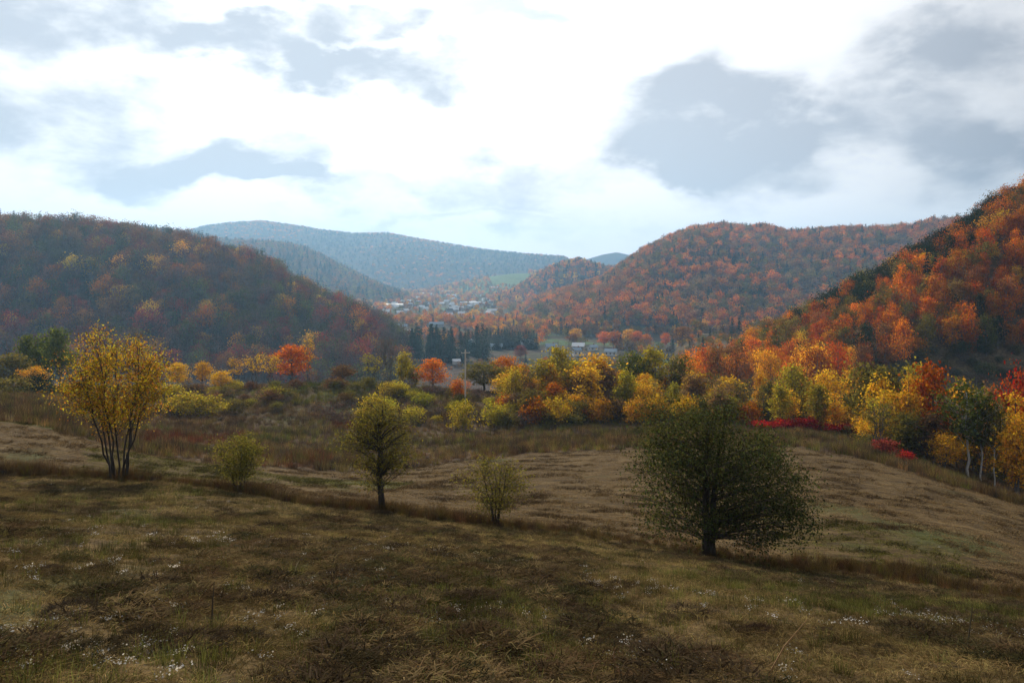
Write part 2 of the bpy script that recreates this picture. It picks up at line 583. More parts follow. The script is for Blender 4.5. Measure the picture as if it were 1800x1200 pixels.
def tube(P, R, k=5):
    P = np.asarray(P, float); R = np.asarray(R, float)
    n = len(P)
    T = np.gradient(P, axis=0)
    T /= np.linalg.norm(T, axis=1, keepdims=True) + 1e-9
    ref = np.where(np.abs(T[:, 2:3]) > 0.9, np.array([[1.0, 0, 0]]), np.array([[0, 0, 1.0]]))
    A = np.cross(T, ref); A /= np.linalg.norm(A, axis=1, keepdims=True) + 1e-9
    B = np.cross(T, A)
    th = np.linspace(0, 2 * np.pi, k, endpoint=False)
    ring = P[:, None] + R[:, None, None] * (A[:, None] * np.cos(th)[None, :, None] + B[:, None] * np.sin(th)[None, :, None])
    i = np.arange(n - 1)[:, None] * k
    j = np.arange(k)[None]
    q = np.stack([i + j, i + (j + 1) % k, i + k + (j + 1) % k, i + k + j], -1).reshape(-1, 4)
    return ring.reshape(-1, 3), q


class Acc:
    def __init__(s): s.v = []; s.q = []; s.n = 0
    def add(s, v, q):
        s.v.append(v); s.q.append(q + s.n); s.n += len(v)
    def mesh(s, name, m, smooth=False):
        if not s.v: s.add(np.zeros((4, 3)), np.arange(4).reshape(1, 4))
        return qmesh(name, np.concatenate(s.v), np.concatenate(s.q), [m], smooth)


def bez(a, b, c, n=6):
    t = np.linspace(0, 1, n)[:, None]
    return (1 - t) ** 2 * a + 2 * t * (1 - t) * b + t * t * c


def broadleaf(seed, h, R, cb=0.3, shape='round', stems=1, spread=0.0, K=40, leaves=2000, size=0.3, sig=0.16, tr=0.02, sides=5,
              bare=0.0, lean=(0, 0), shell=0.45, limb=1.0, flat=0.75, twigs=2, split_stems=False, centres=None, rise=.55, along=.2):
    """a deciduous tree or bush: stems, a limb to every leaf clump, leaves spread through the clumps. Returns wood Accs and the leaf Acc"""
    r = np.random.default_rng(seed)
    woods = []
    wood = Acc(); leaf = Acc()
    paths = []
    for s in range(stems):
        a = 2 * np.pi * (s + r.uniform(-.3, .3)) / max(stems, 1)
        off = np.array([math.cos(a), math.sin(a), 0]) * ((.016 if centres is not None else .04) * h * (stems > 1))
        sp = spread * r.uniform(.35, 1.1) if stems > 1 else 0
        hh = h * (0.93 if stems == 1 else r.uniform(.66, .92))
        tip = np.array([math.cos(a) * sp * R + lean[0] * h, math.sin(a) * sp * R + lean[1] * h, hh])
        mid = off + (tip - off) * (np.array([.44, .44, .5]) if split_stems else np.array([.28, .28, .5])) + r.normal(0, .02, 3) * h
        p = bez(off, mid, tip, 10)
        p[1:-1] += r.normal(0, .008, (8, 3)) * h
        p[0, 2] -= 0.03 * h
        rad = tr * h / (stems ** .4) * (1 - np.linspace(0, 1, 10)) ** .75 + .0035 * h * (.6 if stems > 1 else 1)
        rad[0] *= 1.35
        if split_stems: wood = Acc()
        wood.add(*tube(p, rad, sides))
        paths.append(p)
        if split_stems: woods.append(wood)
    if not split_stems: woods = [wood]
    C = []
    while len(C) < K:
        d = rnd_dirs(r, 1)[0] * r.uniform(shell, 1.0) ** .6
        t = 0.5 + 0.5 * d[2]
        zc = h * (cb + (1 - cb) * t)
        if shape == 'round': k = 1.0
        elif shape == 'column': k = 0.9 if t < .7 else 0.85
        elif shape == 'cone': k = 1.15 - .75 * t
        elif shape == 'vase': k = 0.62 + .5 * t
        elif shape == 'dome': k = 1.2 - .45 * t
        else: k = 1.0
        c = np.array([d[0] * R * k + lean[0] * zc, d[1] * R * k + lean[1] * zc, zc])
        c[:2] *= r.uniform(.82, 1.12)
        C.append(c)
    if centres is not None: C = list(centres(r, K))
    C = np.array(C)
    per = np.maximum(1, (leaves / K * r.uniform(.4, 1.6, K)).astype(int))
    for c, nl in zip(C, per):
        best = None
        for si, p in enumerate(paths):
            hd = np.linalg.norm(p[:, :2] - c[:2], axis=1)
            want = c[2] - rise * hd - .06 * h
            sc = np.abs(p[:, 2] - want) + hd * .5
            sc[p[:, 2] < cb * h * .55] += 5
            i = int(np.argmin(sc))
            if best is None or sc[i] < best[0]: best = (sc[i], p[i], si)
        a = best[1]
        dist = np.linalg.norm(c - a)
        mid = (a + c) / 2 + np.array([0, 0, .10 * dist]) + r.normal(0, .05, 3) * dist
        bp = bez(a, mid, c, 5)
        br = limb * (.0055 * h * (dist / R) ** .5) * np.linspace(1, .25, 5) * (.7 if stems > 1 else 1)
        w = woods[best[2]] if split_stems else wood
        w.add(*tube(bp, np.maximum(br, .0012 * h), 3 if sides < 6 else 4))
        sg = sig * R * r.uniform(.75, 1.3)
        for _ in range(twigs):
            e = c + r.normal(0, 1, 3) * sg * np.array([1.3, 1.3, 1.0])
            st = bp[r.integers(2, 5)]
            w.add(*tube(bez(st, (st + e) / 2 + r.normal(0, .1, 3) * sg, e, 3), np.array([.0016, .0012, .0006]) * h * limb, 3))
        if r.random() < bare: continue
        n1 = int(nl * (1 - along))
        P = c + r.normal(0, 1, (n1, 3)) * sg * np.array([1.15, 1.15, flat])
        tt = r.uniform(.45, 1, (nl - n1, 1))
        P2 = a * (1 - tt) ** 2 + 2 * tt * (1 - tt) * mid + tt * tt * c + r.normal(0, 1, (nl - n1, 3)) * sg * .55
        P = np.concatenate([P, P2])
        P = P[P[:, 2] > h * min(cb * .6, .12)]
        if len(P): leaf.add(*leaf_quads(r, P, size))
    return woods, leaf


def conifer(seed, h, R, levels=22, per=8, size=.6, cb=.06, sides=5, cards=5):
    r = np.random.default_rng(seed)
    wood = Acc(); leaf = Acc()
    wood.add(*tube(np.array([[0, 0, -.03 * h], [0, 0, h * .5], [0, 0, h * .99]]), np.array([.018, .011, .002]) * h, sides))
    for L in range(levels):
        t = (L + r.uniform(-.3, .3)) / levels
        z = h * (cb + (1 - cb) * max(t, 0))
        rr = R * (1 - t) ** .85 * r.uniform(.75, 1.15) + .02 * h
        n = max(4, int(per * (1 - .5 * t)))
        for b in range(n):
            a = 2 * np.pi * (b + r.uniform(-.4, .4)) / n + L
            d = np.array([math.cos(a), math.sin(a), 0])
            s = np.linspace(.25, 1, cards) + r.uniform(-.06, .06, cards)
            P = d[None] * (s * rr)[:, None] + np.array([0, 0, z])[None] + np.array([0, 0, 1])[None] * ((-.28 * s + .08 * s ** 3) * rr)[:, None]
            P += r.normal(0, .12 * size, P.shape)
            leaf.add(*leaf_quads(r, P, size * (1.15 - .5 * t)))
    return [wood], leaf


LEAFCOL = dict(rust=(.21, .100, .030), orange=(.52, .180, .008), deep=(.38, .108, .007), gold=(.58, .345, .022), yellow=(.62, .41, .026), ygreen=(.33, .29, .026), green=(.110, .140, .022),
               olive=(.15, .135, .030), dark=(.022, .034, .014), crimson=(.21, .045, .034), red=(.34, .014, .008), bare=(.105, .070, .058), brown=(.15, .085, .04),
               conifer=(.016, .034, .022), blaze=(.55, .16, .016), scarlet=(.44, .075, .016), tan=(.26, .17, .075))


def jit(r, c, v=.22):
    c = np.array(c)
    return np.clip(c * r.uniform(1 - v, 1 + v) * r.uniform(1 - v * .4, 1 + v * .4, 3), .004, .75)


# ---- individual trees and bushes: an Empty with trunk and crown; copies share the meshes
PROTO = {}


def proto(key, woods, leaf, bark, lm=None):
    PROTO[key] = ([w.mesh('trunk', bark, True) for w in woods], leaf.mesh('crown', lm or M_LEAF))


def plant(key, name, loc, rz, sc, col, label, cat, group=None, part=('trunk', 'crown'), scz=None):
    e = bpy.data.objects.new(name, None)
    COL.objects.link(e)
    e.empty_display_size = .5
    e.location = loc
    e.rotation_euler = (0, 0, rz)
    e.scale = (sc, sc, scz or sc)
    tag(e, label, cat, group)
    tm, cm = PROTO[key]
    for t in tm:
        link(part[0], t, e)
    c = link(part[1], cm, e)
    c.color = (*[float(v) for v in col], 1)
    return e


def at(px, y):
    x = (px - 900) / F * y
    return x, y, gz(x, y)


def on_ground(px, py, y0, y1):
    """the point of the ground between two distances that the photograph's pixel looks at"""
    ys = np.linspace(y0, y1, 400)
    xs = (px - 900) / F * ys
    z = height(xs, ys)
    p = HZ - z / ys * F
    i = int(np.argmin(np.abs(p - py)))
    return float(xs[i]), float(ys[i]), float(z[i])


# ------------------------------------------------------------------ the five trees and bushes along the old fence line
def hedge_pt(px):
    y = float(hermite(np.array([px], float), PX, HEDGE_Y)[0])
    return at(px, y)


w, l = broadleaf(11, 6.9, 2.5, cb=.33, shape='round', stems=9, spread=.86, K=180, leaves=15500, size=.090, sig=.125, tr=.0115, sides=6, shell=.30, limb=.75, twigs=3, split_stems=True)
proto('fan_tree', w, l, M_BARK, M_LEAFV)
w, l = broadleaf(12, 2.75, 1.15, cb=.18, shape='vase', stems=6, spread=.7, K=90, leaves=4600, size=.085, sig=.16, tr=.014, sides=5, shell=.25, twigs=3)
proto('fence_bush', w, l, M_BARK)
w, l = broadleaf(13, 5.0, 1.74, cb=.20, shape='round', stems=1, K=140, rise=.35, along=.1, leaves=7500, size=.085, sig=.14, tr=.026, sides=7, shell=.25, limb=1.1, twigs=4)
proto('apple', w, l, M_BARK)
w, l = broadleaf(14, 2.75, 1.5, cb=.2, shape='vase', stems=5, spread=.6, K=90, leaves=3400, size=.08, sig=.17, tr=.02, sides=5, shell=.25, twigs=5)
proto('thin_bush', w, l, M_BARK)
def willow_outline(r, K):
    C = []
    while len(C) < K:
        x = r.uniform(-2.75, 3.5); z = r.uniform(.5, 6.0); y = r.uniform(-2.8, 2.8)
        zt = np.interp(x, [-2.75, -2.4, -2.0, -1.4, -.4, .8, 1.3, 1.8, 2.7, 3.2, 3.5], [2.6, 4.4, 5.1, 5.6, 5.8, 5.8, 5.1, 4.6, 4.2, 3.3, 1.6])
        zb = np.interp(x, [-2.75, -1.2, -.5, .5, 1.2, 3.0, 3.5], [1.5, 1.15, 1.5, 1.5, .95, .6, 1.0])
        hd = 2.7 * math.sqrt(max(0, 1 - ((x - .35) / 3.4) ** 2)) * (1 - .45 * max(0, (z - 3) / 3))
        if zb < z < zt and abs(y) < hd and fbm(np.array([x * .9 + 4]), np.array([z * .9 + y]), 2)[0] > -.14:
            C.append((x, y, z))
    return C


w, l = broadleaf(15, 6.0, 2.75, cb=.15, shape='dome', stems=3, spread=.22, K=240, leaves=36000, size=.088, sig=.125, tr=.040, rise=.28, along=.08, sides=7, shell=.2, limb=1.0, twigs=3, centres=willow_outline)
proto('willow', w, l, M_BARK, M_LEAFV)
G_FENCE = None
x, y, z = hedge_pt(208)
plant('fan_tree', 'multi_stemmed_tree', (x, y, z), .4, 1, (.36, .245, .022), 'golden yellow tree with many bare dark stems fanning from the grassy bank', 'tree', part=('stem', 'crown'))
x, y, z = hedge_pt(420)
plant('fence_bush', 'bush', (x, y, z), 0, .98, (.17, .165, .035), 'small yellow-green bush on the bank next to the many-stemmed yellow tree', 'bush')
x, y, z = hedge_pt(672)
plant('apple', 'apple_tree', (x, y, z), 1.0, .97, (.135, .125, .028), 'olive rounded tree with one dark trunk between two small bank bushes', 'tree')
x, y, z = hedge_pt(872)
plant('thin_bush', 'bush', (x, y, z), 2.2, 1.0, (.16, .15, .035), 'thin open olive bush on the bank beside the big dark green tree', 'bush')
x, y, z = hedge_pt(1245)
plant('willow', 'willow_tree', (x, y, z), 0, 1.0, (.056, .068, .023), 'large dark green spreading tree standing alone on the grassy bank', 'tree')

# ------------------------------------------------------------------ belt of trees beyond the meadow
for i in range(4):
    w, l = broadleaf(30 + i, 10, 3.4, cb=.22, shape=['round', 'dome', 'round', 'cone'][i], K=70, leaves=3400, size=.36, sig=.17, tr=.016, limb=.8, shell=.35)
    proto('round%d' % i, w, l, M_BARK2)
for i in range(4):
    w, l = broadleaf(40 + i, 10, 1.9, cb=.09, shape=['cone', 'column', 'column', 'cone'][i], stems=[1, 2, 3, 2][i], spread=.5, K=64, leaves=2700, size=.33, sig=.24, tr=.012, limb=.6, shell=.2)
    proto('slender%d' % i, w, l, M_BARK2)
for i in range(2):
    w, l = broadleaf(50 + i, 10, 2.6, cb=.38, shape='vase', stems=2 + i, spread=.5, K=46, leaves=900, size=.30, sig=.16, tr=.014, limb=.9, twigs=6, bare=.25)
    proto('sparse%d' % i, w, l, M_BARK2)
w, l = broadleaf(55, 10, 2.4, cb=.3, shape='vase', stems=3, spread=.5, K=60, leaves=160, size=.2, sig=.2, tr=.012, limb=1.0, twigs=9, bare=.5)
proto('leafless', w, l, M_BARK2)
for i in range(2):
    w, l = broadleaf(60 + i, 10, 2.5, cb=.40, shape='round', stems=1, K=60, leaves=2600, size=.32, sig=.18, tr=.0105, limb=.5, shell=.3, lean=(.02 * (i * 2 - 1), 0))
    proto('birch%d' % i, w, l, M_BIRCH)
w, l = broadleaf(64, 10, 3.2, cb=.32, shape='round', stems=2, spread=.25, K=80, leaves=3600, size=.34, sig=.17, tr=.015, limb=.9, shell=.3, lean=(.06, 0))
proto('leaning', w, l, M_BARK)
for i in range(4):
    w, l = broadleaf(70 + i, 3, 1.9, cb=.05, shape='dome', stems=5, spread=.9, K=46, leaves=1500, size=.24, sig=.2, tr=.008, limb=.7, shell=.3, twigs=2)
    proto('shrub%d' % i, w, l, M_BARK2)
for i in range(2):
    w, l = broadleaf(76 + i, 3, 1.7, cb=.1, shape='vase', stems=6, spread=.9, K=50, leaves=420, size=.2, sig=.22, tr=.008, limb=1.2, twigs=6, bare=.2)
    proto('twiggy%d' % i, w, l, M_BARK2)
for i in range(2):
    w, l = broadleaf(80 + i, 2.2, 1.9, cb=.35, shape='round', stems=5, spread=.9, K=34, leaves=1400, size=.26, sig=.22, tr=.01, limb=.8, flat=.4, shell=.2)
    proto('sumac%d' % i, w, l, M_BARK)
for i in range(2):
    w, l = conifer(90 + i, 10, 2.0, 30, 9, .42, cards=6)
    proto('spruce%d' % i, w, l, M_BARK)

# (centre px, base py, top py, width px, distance, build, colour, label)
BELT = [
    (22, 700, 622, 62, 150, 'round1', 'olive', 'olive yellow tree at the meadow edge beside three tall green trees'),
    (45, 700, 590, 46, 158, 'round3', 'green', 'green tree, the leftmost of three tall green trees behind the many-stemmed yellow tree'),
    (74, 700, 583, 44, 163, 'slender2', 'green', 'green tree in the middle of three tall green trees behind the many-stemmed yellow tree'),
    (104, 702, 577, 50, 158, 'round3', 'green', 'green tree, the rightmost of three tall green trees behind the many-stemmed yellow tree'),
    (60, 700, 640, 42, 140, 'round0', 'gold', 'small golden tree in front of the three tall green trees'),
    (312, 700, 638, 34, 160, 'round1', 'yellow', 'small yellow tree just beyond the many-stemmed yellow tree'),
    (356, 694, 634, 30, 165, 'round2', 'gold', 'small round golden tree standing on the ridge top before the dark hill'),
    (388, 700, 648, 34, 150, 'round0', 'yellow', 'low yellow tree in front of the ridge line, broad at its foot'),
    (416, 692, 628, 30, 162, 'sparse0', 'gold', 'thin half bare golden tree on the ridge next to the low yellow tree'),
    (448, 690, 622, 36, 158, 'sparse1', 'yellow', 'open yellow tree with visible stems, left of a pair on the ridge'),
    (476, 690, 624, 34, 160, 'sparse0', 'yellow', 'open yellow tree with visible stems, right of a pair on the ridge'),
    (512, 692, 607, 58, 165, 'round1', 'blaze', 'blazing orange round maple on the ridge beside a tall sparse yellow tree'),
    (541, 692, 596, 26, 168, 'sparse1', 'gold', 'tall sparse yellow tree rising behind the blazing orange maple'),
    (602, 690, 640, 42, 155, 'round2', 'brown', 'brownish olive bushy tree alone on the ridge top'),
    (655, 688, 621, 40, 155, 'sparse0', 'ygreen', 'yellow-green tree with a clear dark trunk on the ridge'),
    (682, 690, 596, 34, 170, 'leafless', 'bare', 'tall leafless tree behind the yellow-green ridge trees'),
    (708, 690, 616, 28, 160, 'slender2', 'ygreen', 'narrow upright green tree on the ridge'),
    (728, 688, 640, 30, 156, 'slender1', 'ygreen', 'short yellow-green tree at the side of the narrow green tree'),
    (761, 694, 631, 50, 155, 'round1', 'orange', 'dense orange egg-shaped maple near the utility pole'),
    (806, 706, 664, 26, 142, 'slender2', 'orange', 'small orange tree at the foot of the utility pole'),
    (850, 705, 631, 74, 165, 'round0', 'olive', 'wide olive yellow tree just past the utility pole'),
    (886, 706, 624, 48, 172, 'round2', 'orange', 'orange treetop behind the wide olive tree by the pole'),
    (903, 738, 640, 44, 140, 'slender2', 'yellow', 'bright yellow slender tree at the start of the tall tree belt'),
    (930, 742, 660, 40, 138, 'slender1', 'gold', 'golden slender tree close beside the bright yellow one'),
    (955, 745, 628, 60, 142, 'slender2', 'ygreen', 'yellow-green tall tree, first of the tall middle group'),
    (985, 742, 610, 58, 148, 'round3', 'ygreen', 'tall green-topped tree at the peak of the middle group'),
    (975, 748, 672, 40, 134, 'slender3', 'orange', 'low orange tree glowing under the tall middle group'),
    (1012, 746, 640, 48, 146, 'slender1', 'gold', 'gold tree squeezed between the two tallest yellow-green trees'),
    (1042, 745, 616, 70, 142, 'slender2', 'yellow', 'big yellow tall tree with a forked top in the middle group'),
    (1070, 742, 648, 50, 138, 'slender3', 'tan', 'tan yellow tree with many pale stems next to the big yellow tree'),
    (1082, 735, 652, 36, 160, 'round2', 'orange', 'orange treetop showing behind the tan stemmed tree'),
    (1112, 735, 608, 52, 155, 'round0', 'green', 'green tall tree left of the second utility pole'),
    (1140, 742, 664, 48, 140, 'slender1', 'gold', 'golden tree in front of two tall green trees'),
    (1150, 735, 612, 62, 156, 'round3', 'ygreen', 'leafy yellow-green tall tree close to the second utility pole'),
    (1190, 738, 620, 50, 150, 'slender2', 'olive', 'olive tall tree just past the second utility pole'),
    (1222, 738, 655, 46, 142, 'slender1', 'tan', 'tan thinning tree above the dark green bank tree'),
    (1255, 738, 655, 44, 146, 'sparse1', 'olive', 'thin olive tree above the crown of the dark bank tree'),
    (1285, 738, 660, 54, 138, 'slender2', 'yellow', 'yellow-olive tree before the pale leafless birch'),
    (1314, 738, 635, 30, 144, 'leafless', 'tan', 'pale leafless birch between yellow trees'),
    (1334, 735, 650, 26, 148, 'slender1', 'gold', 'narrow golden tree behind the red sumac row'),
    (1362, 738, 660, 30, 146, 'leafless', 'bare', 'dark leafless tree behind the red sumac row'),
    (1392, 742, 642, 60, 140, 'round1', 'ygreen', 'yellow-green round tree above the red sumac'),
    (1424, 742, 664, 44, 145, 'round2', 'deep', 'dull orange-red tree tucked between two yellow trees'),
    (1456, 745, 640, 62, 136, 'round0', 'yellow', 'brightest yellow round tree above the red sumac row'),
    (1502, 748, 648, 48, 142, 'round3', 'gold', 'golden tree half hidden by the large leaning olive tree'),
    (1480, 752, 690, 44, 130, 'round2', 'olive', 'low olive tree beneath the brightest yellow tree'),
    (1548, 800, 628, 96, 112, 'leaning', 'olive', 'large olive green tree with a leaning dark trunk at the field edge'),
    (1612, 770, 632, 42, 135, 'slender2', 'ygreen', 'yellow-green treetop behind the orange-red birch neighbour'),
    (1600, 835, 722, 60, 98, 'slender1', 'olive', 'small olive tree under the large leaning olive tree'),
    (1638, 845, 640, 82, 104, 'round3', 'deep', 'tall orange-red tree standing before the bare slope'),
    (1662, 852, 760, 54, 94, 'round2', 'gold', 'low yellow-brown tree at the foot of the tall orange-red tree'),
    (1702, 862, 674, 92, 98, 'birch0', 'green', 'green birch with the brightest white trunk at the wood edge'),
    (1724, 865, 700, 52, 99, 'birch1', 'olive', 'olive birch just behind the green birch'),
    (1748, 868, 705, 46, 97, 'birch0', 'olive', 'thin birch with a pale trunk near the scarlet tree'),
    (1798, 860, 628, 72, 110, 'round0', 'scarlet', 'scarlet-orange tree cut by the picture edge'),
    (1792, 888, 740, 64, 92, 'round2', 'gold', 'golden small tree under the scarlet-orange tree'),
]
r = np.random.default_rng(5)
PH = {k: (max(float(m.vertices[i].co.z) for m in PROTO[k][0] + [PROTO[k][1]] for i in range(0, len(m.vertices), 7)),
          float(np.percentile(np.abs([PROTO[k][1].vertices[i].co.x for i in range(0, len(PROTO[k][1].vertices), 5)]), 96))) for k in PROTO}
for (px, pb, pt, wpx, Y, key, col, lab) in BELT:
    x, y, z = at(px, Y)
    hgt = (zof(pt, Y) - z) * 1.04
    H0, R0 = PH[key]
    sx = wpx / F * Y / 2 / R0 * (.84 if key[:4] == 'slen' else .92)
    nm = {'birch': 'birch_tree', 'round': 'broadleaf_tree', 'slend': 'slender_tree', 'spars': 'sparse_tree', 'leafl': 'leafless_tree', 'leani': 'leaning_tree', 'spruc': 'spruce_tree'}[key[:5]]
    plant(key, nm, (x, y, z), r.uniform(0, 6), sx * 1.08, jit(r, LEAFCOL[col], .1), lab, 'tree', scz=hgt / H0)

FILL = {'gold': 'golden', 'ygreen': 'yellow-green', 'yellow': 'yellow', 'olive': 'olive', 'tan': 'tan', 'orange': 'orange', 'brown': 'brown'}
for i in range(165):
    px = r.uniform(880, 1345) if i < 84 else (r.uniform(1345, 1560) if i < 120 else r.uniform(1530, 1850))
    Y = r.uniform(126, 168) if px < 1345 else (r.uniform(120, 150) if px < 1530 else (r.uniform(106, 124) if 1645 < px < 1780 else r.uniform(93, 122)))
    col = r.choice(list(FILL), p=[.15, .32, .27, .14, .06, .03, .03])
    x, y, z = at(px, Y)
    key = r.choice(['slender0', 'slender1', 'slender2', 'slender3', 'slender0', 'round3', 'sparse1'])
    H0, R0 = PH[key]
    top = np.interp(px, [880, 950, 1080, 1150, 1250, 1330, 1450, 1800], [662, 640, 640, 640, 668, 672, 668, 690]) + r.uniform(-14, 50) * (1 if px < 1530 else 1.9)
    hgt = max(zof(top, Y) - z, 4.5)
    wpx = r.uniform(24, 38) * (1 if px < 1530 else 1.35)
    zone_ = 'middle of the tall tree belt beyond the meadow' if px < 1345 else 'trees along the wood edge behind the red sumac row'
    plant(key, 'belt_tree', (x, y, z), r.uniform(0, 6), wpx / F * Y / 2 / R0 * 1.1, jit(r, LEAFCOL[col], .15), FILL[col] + ' tree crowded among the ' + zone_, 'tree', FILL[col] + ' trees among the ' + zone_, scz=hgt / H0)

# undergrowth at the foot of the belt
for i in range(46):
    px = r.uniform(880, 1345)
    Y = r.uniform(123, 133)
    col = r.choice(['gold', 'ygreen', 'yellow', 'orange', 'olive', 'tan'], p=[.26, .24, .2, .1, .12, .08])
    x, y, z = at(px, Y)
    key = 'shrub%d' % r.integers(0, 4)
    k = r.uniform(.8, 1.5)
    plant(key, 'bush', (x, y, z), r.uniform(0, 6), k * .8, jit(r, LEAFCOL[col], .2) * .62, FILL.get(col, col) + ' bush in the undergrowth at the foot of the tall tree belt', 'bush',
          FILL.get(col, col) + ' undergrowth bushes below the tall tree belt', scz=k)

# bushes: (px, base py, width px, height px, distance range, build, colour, label)
BUSH = [
    (25, 695, 70, 34, (112, 150), 'shrub0', 'olive', 'greenish low bush at the meadow edge below the olive tree'),
    (66, 695, 46, 40, (112, 150), 'shrub1', 'dark', 'dark round bush under the small golden tree'),
    (125, 697, 50, 30, (112, 150), 'shrub2', 'olive', 'olive bush at the meadow edge behind the many-stemmed yellow tree'),
    (330, 730, 60, 42, (112, 150), 'shrub3', 'ygreen', 'yellow-green bush on the bank just past the many-stemmed tree'),
    (365, 732, 62, 40, (112, 150), 'shrub0', 'ygreen', 'rounded bright olive bush, the widest on that end of the bank'),
    (815, 755, 46, 50, (112, 140), 'shrub1', 'ygreen', 'bright yellow-green bush at the meadow edge below the utility pole'),
    (806, 725, 40, 24, (125, 150), 'shrub2', 'ygreen', 'yellow-green bush top behind the bright bush below the pole'),
    (661, 738, 52, 46, (112, 145), 'shrub1', 'ygreen', 'bright yellow-green bush behind the olive bank tree'),
    (870, 750, 44, 40, (112, 150), 'shrub3', 'ygreen', 'yellow-green bush at the foot of the bright yellow slender tree'),
    (890, 752, 44, 34, (112, 150), 'shrub0', 'olive', 'olive bush next to the bare greyish thicket'),
    (925, 752, 56, 34, (112, 150), 'twiggy0', 'bare', 'bare greyish thicket before the tall yellow trees'),
    (968, 750, 46, 28, (112, 150), 'shrub2', 'olive', 'olive bush below the tall middle trees'),
    (1006, 748, 42, 24, (112, 150), 'shrub1', 'dark', 'dark green bush at the end of the brown meadow'),
    (595, 742, 64, 44, (112, 150), 'twiggy1', 'bare', 'leafless grey bush on the bank behind the reddish weeds'),
    (1556, 822, 38, 34, (80, 118), 'sumac0', 'crimson', 'dark red bush under the leaning olive tree'),
    (1592, 828, 26, 24, (80, 118), 'sumac1', 'red', 'small red bush beside the dark red one under the leaning tree'),
    (1420, 722, 34, 18, (112, 150), 'sumac1', 'red', 'red bush raised behind the sumac row under the yellow tree'),
    (1340, 728, 60, 26, (112, 150), 'sumac0', 'crimson', 'dull red bush beyond the dark green tree'),
]
for (px, pb, wpx, hpx, yr, key, col, lab) in BUSH:
    x, y, z = on_ground(px, pb, *yr)
    H0, R0 = PH[key]
    plant(key, 'sumac_bush' if key[:5] == 'sumac' else 'bush', (x, y, z), r.uniform(0, 6), wpx / F * y / 2 / R0, jit(r, LEAFCOL[col], .1), lab, 'bush', scz=hpx / F * y / H0 * 1.1)
# the row of red sumac
for i, px in enumerate([1338, 1358, 1378, 1399, 1420, 1441, 1462, 1484, 1500]):
    x, y, z = at(px, float(np.interp(px, [1338, 1420, 1500], [118, 120, 126])))
    H0, R0 = PH['sumac0']
    s = 30 / F * y / 2 / R0
    plant('sumac%d' % (i % 2), 'sumac_bush', (x, y, z), r.uniform(0, 6), s, jit(r, LEAFCOL['red'], .15), 'bright red sumac bush in the low red row at the edge of the brown grass', 'bush',
          'row of bright red sumac', scz=s * r.uniform(.6, 1.25))
# thicket of bushes on the bank: too alike to tell apart
kinds = [('olive', 'dull olive bush in the thicket covering the bank', 'olive bushes on the bank'), ('brown', 'brown bush in the thicket covering the bank', 'brown bushes on the bank'),
         ('bare', 'grey twiggy bush in the thicket covering the bank', 'grey twiggy bushes on the bank'), ('ygreen', 'yellow-green bush in the thicket covering the bank', 'yellow-green bushes on the bank'),
         ('tan', 'tan bush in the thicket covering the bank', 'tan bushes on the bank')]
for i in range(120):
    px = r.uniform(290, 880) if i < 85 else r.uniform(880, 1800)
    if px < 860:
        y = r.uniform(124, 150)
    else:
        y = r.uniform(122, 150) if px < 1450 else r.uniform(98, 128)
    ci = r.choice(5, p=[.32, .14, .16, .24, .14])
    x, y, z = at(px, y)
    key = ['shrub0', 'shrub1', 'twiggy0', 'shrub3', 'twiggy1'][ci]
    s = r.uniform(.55, 1.05)
    plant(key, 'bush', (x, y, z), r.uniform(0, 6), s * 1.05, jit(r, LEAFCOL[kinds[ci][0]], .25), kinds[ci][1], 'bush', kinds[ci][2], scz=s * r.uniform(.6, .95))

# ------------------------------------------------------------------ scattering (geometry nodes) for what nobody could count
def scatter_group(coll):
    ng = bpy.data.node_groups.new('scatter', 'GeometryNodeTree')
    ng.interface.new_socket('Geometry', in_out='INPUT', socket_type='NodeSocketGeometry')
    ng.interface.new_socket('Geometry', in_out='OUTPUT', socket_type='NodeSocketGeometry')
    N = ng.nodes; L = ng.links
    gi = N.new('NodeGroupInput'); go = N.new('NodeGroupOutput')
    ci = N.new('GeometryNodeCollectionInfo')
    ci.inputs['Collection'].default_value = coll
    ci.inputs['Separate Children'].default_value = True
    ci.inputs['Reset Children'].default_value = True
    ip = N.new('GeometryNodeInstanceOnPoints')
    ip.inputs['Pick Instance'].default_value = True

    def na(nm, t):
        a = N.new('GeometryNodeInputNamedAttribute'); a.data_type = t
        a.inputs['Name'].default_value = nm
        return a.outputs['Attribute']
    er = N.new('FunctionNodeEulerToRotation')
    L.new(na('rot', 'FLOAT_VECTOR'), er.inputs[0])
    L.new(gi.outputs[0], ip.inputs['Points'])
    L.new(ci.outputs[0], ip.inputs['Instance'])
    L.new(na('idx', 'INT'), ip.inputs['Instance Index'])
    L.new(er.outputs[0], ip.inputs['Rotation'])
    L.new(na('scl', 'FLOAT_VECTOR'), ip.inputs['Scale'])
    L.new(ip.outputs[0], go.inputs[0])
    return ng


NCOLL = [0]


def protoset(meshes):
    c = bpy.data.collections.new('sources_%d' % NCOLL[0]); NCOLL[0] += 1
    for i, m in enumerate(meshes):
        o = bpy.data.objects.new('source_%d_%02d' % (NCOLL[0], i), m)
        c.objects.link(o)
    return scatter_group(c)


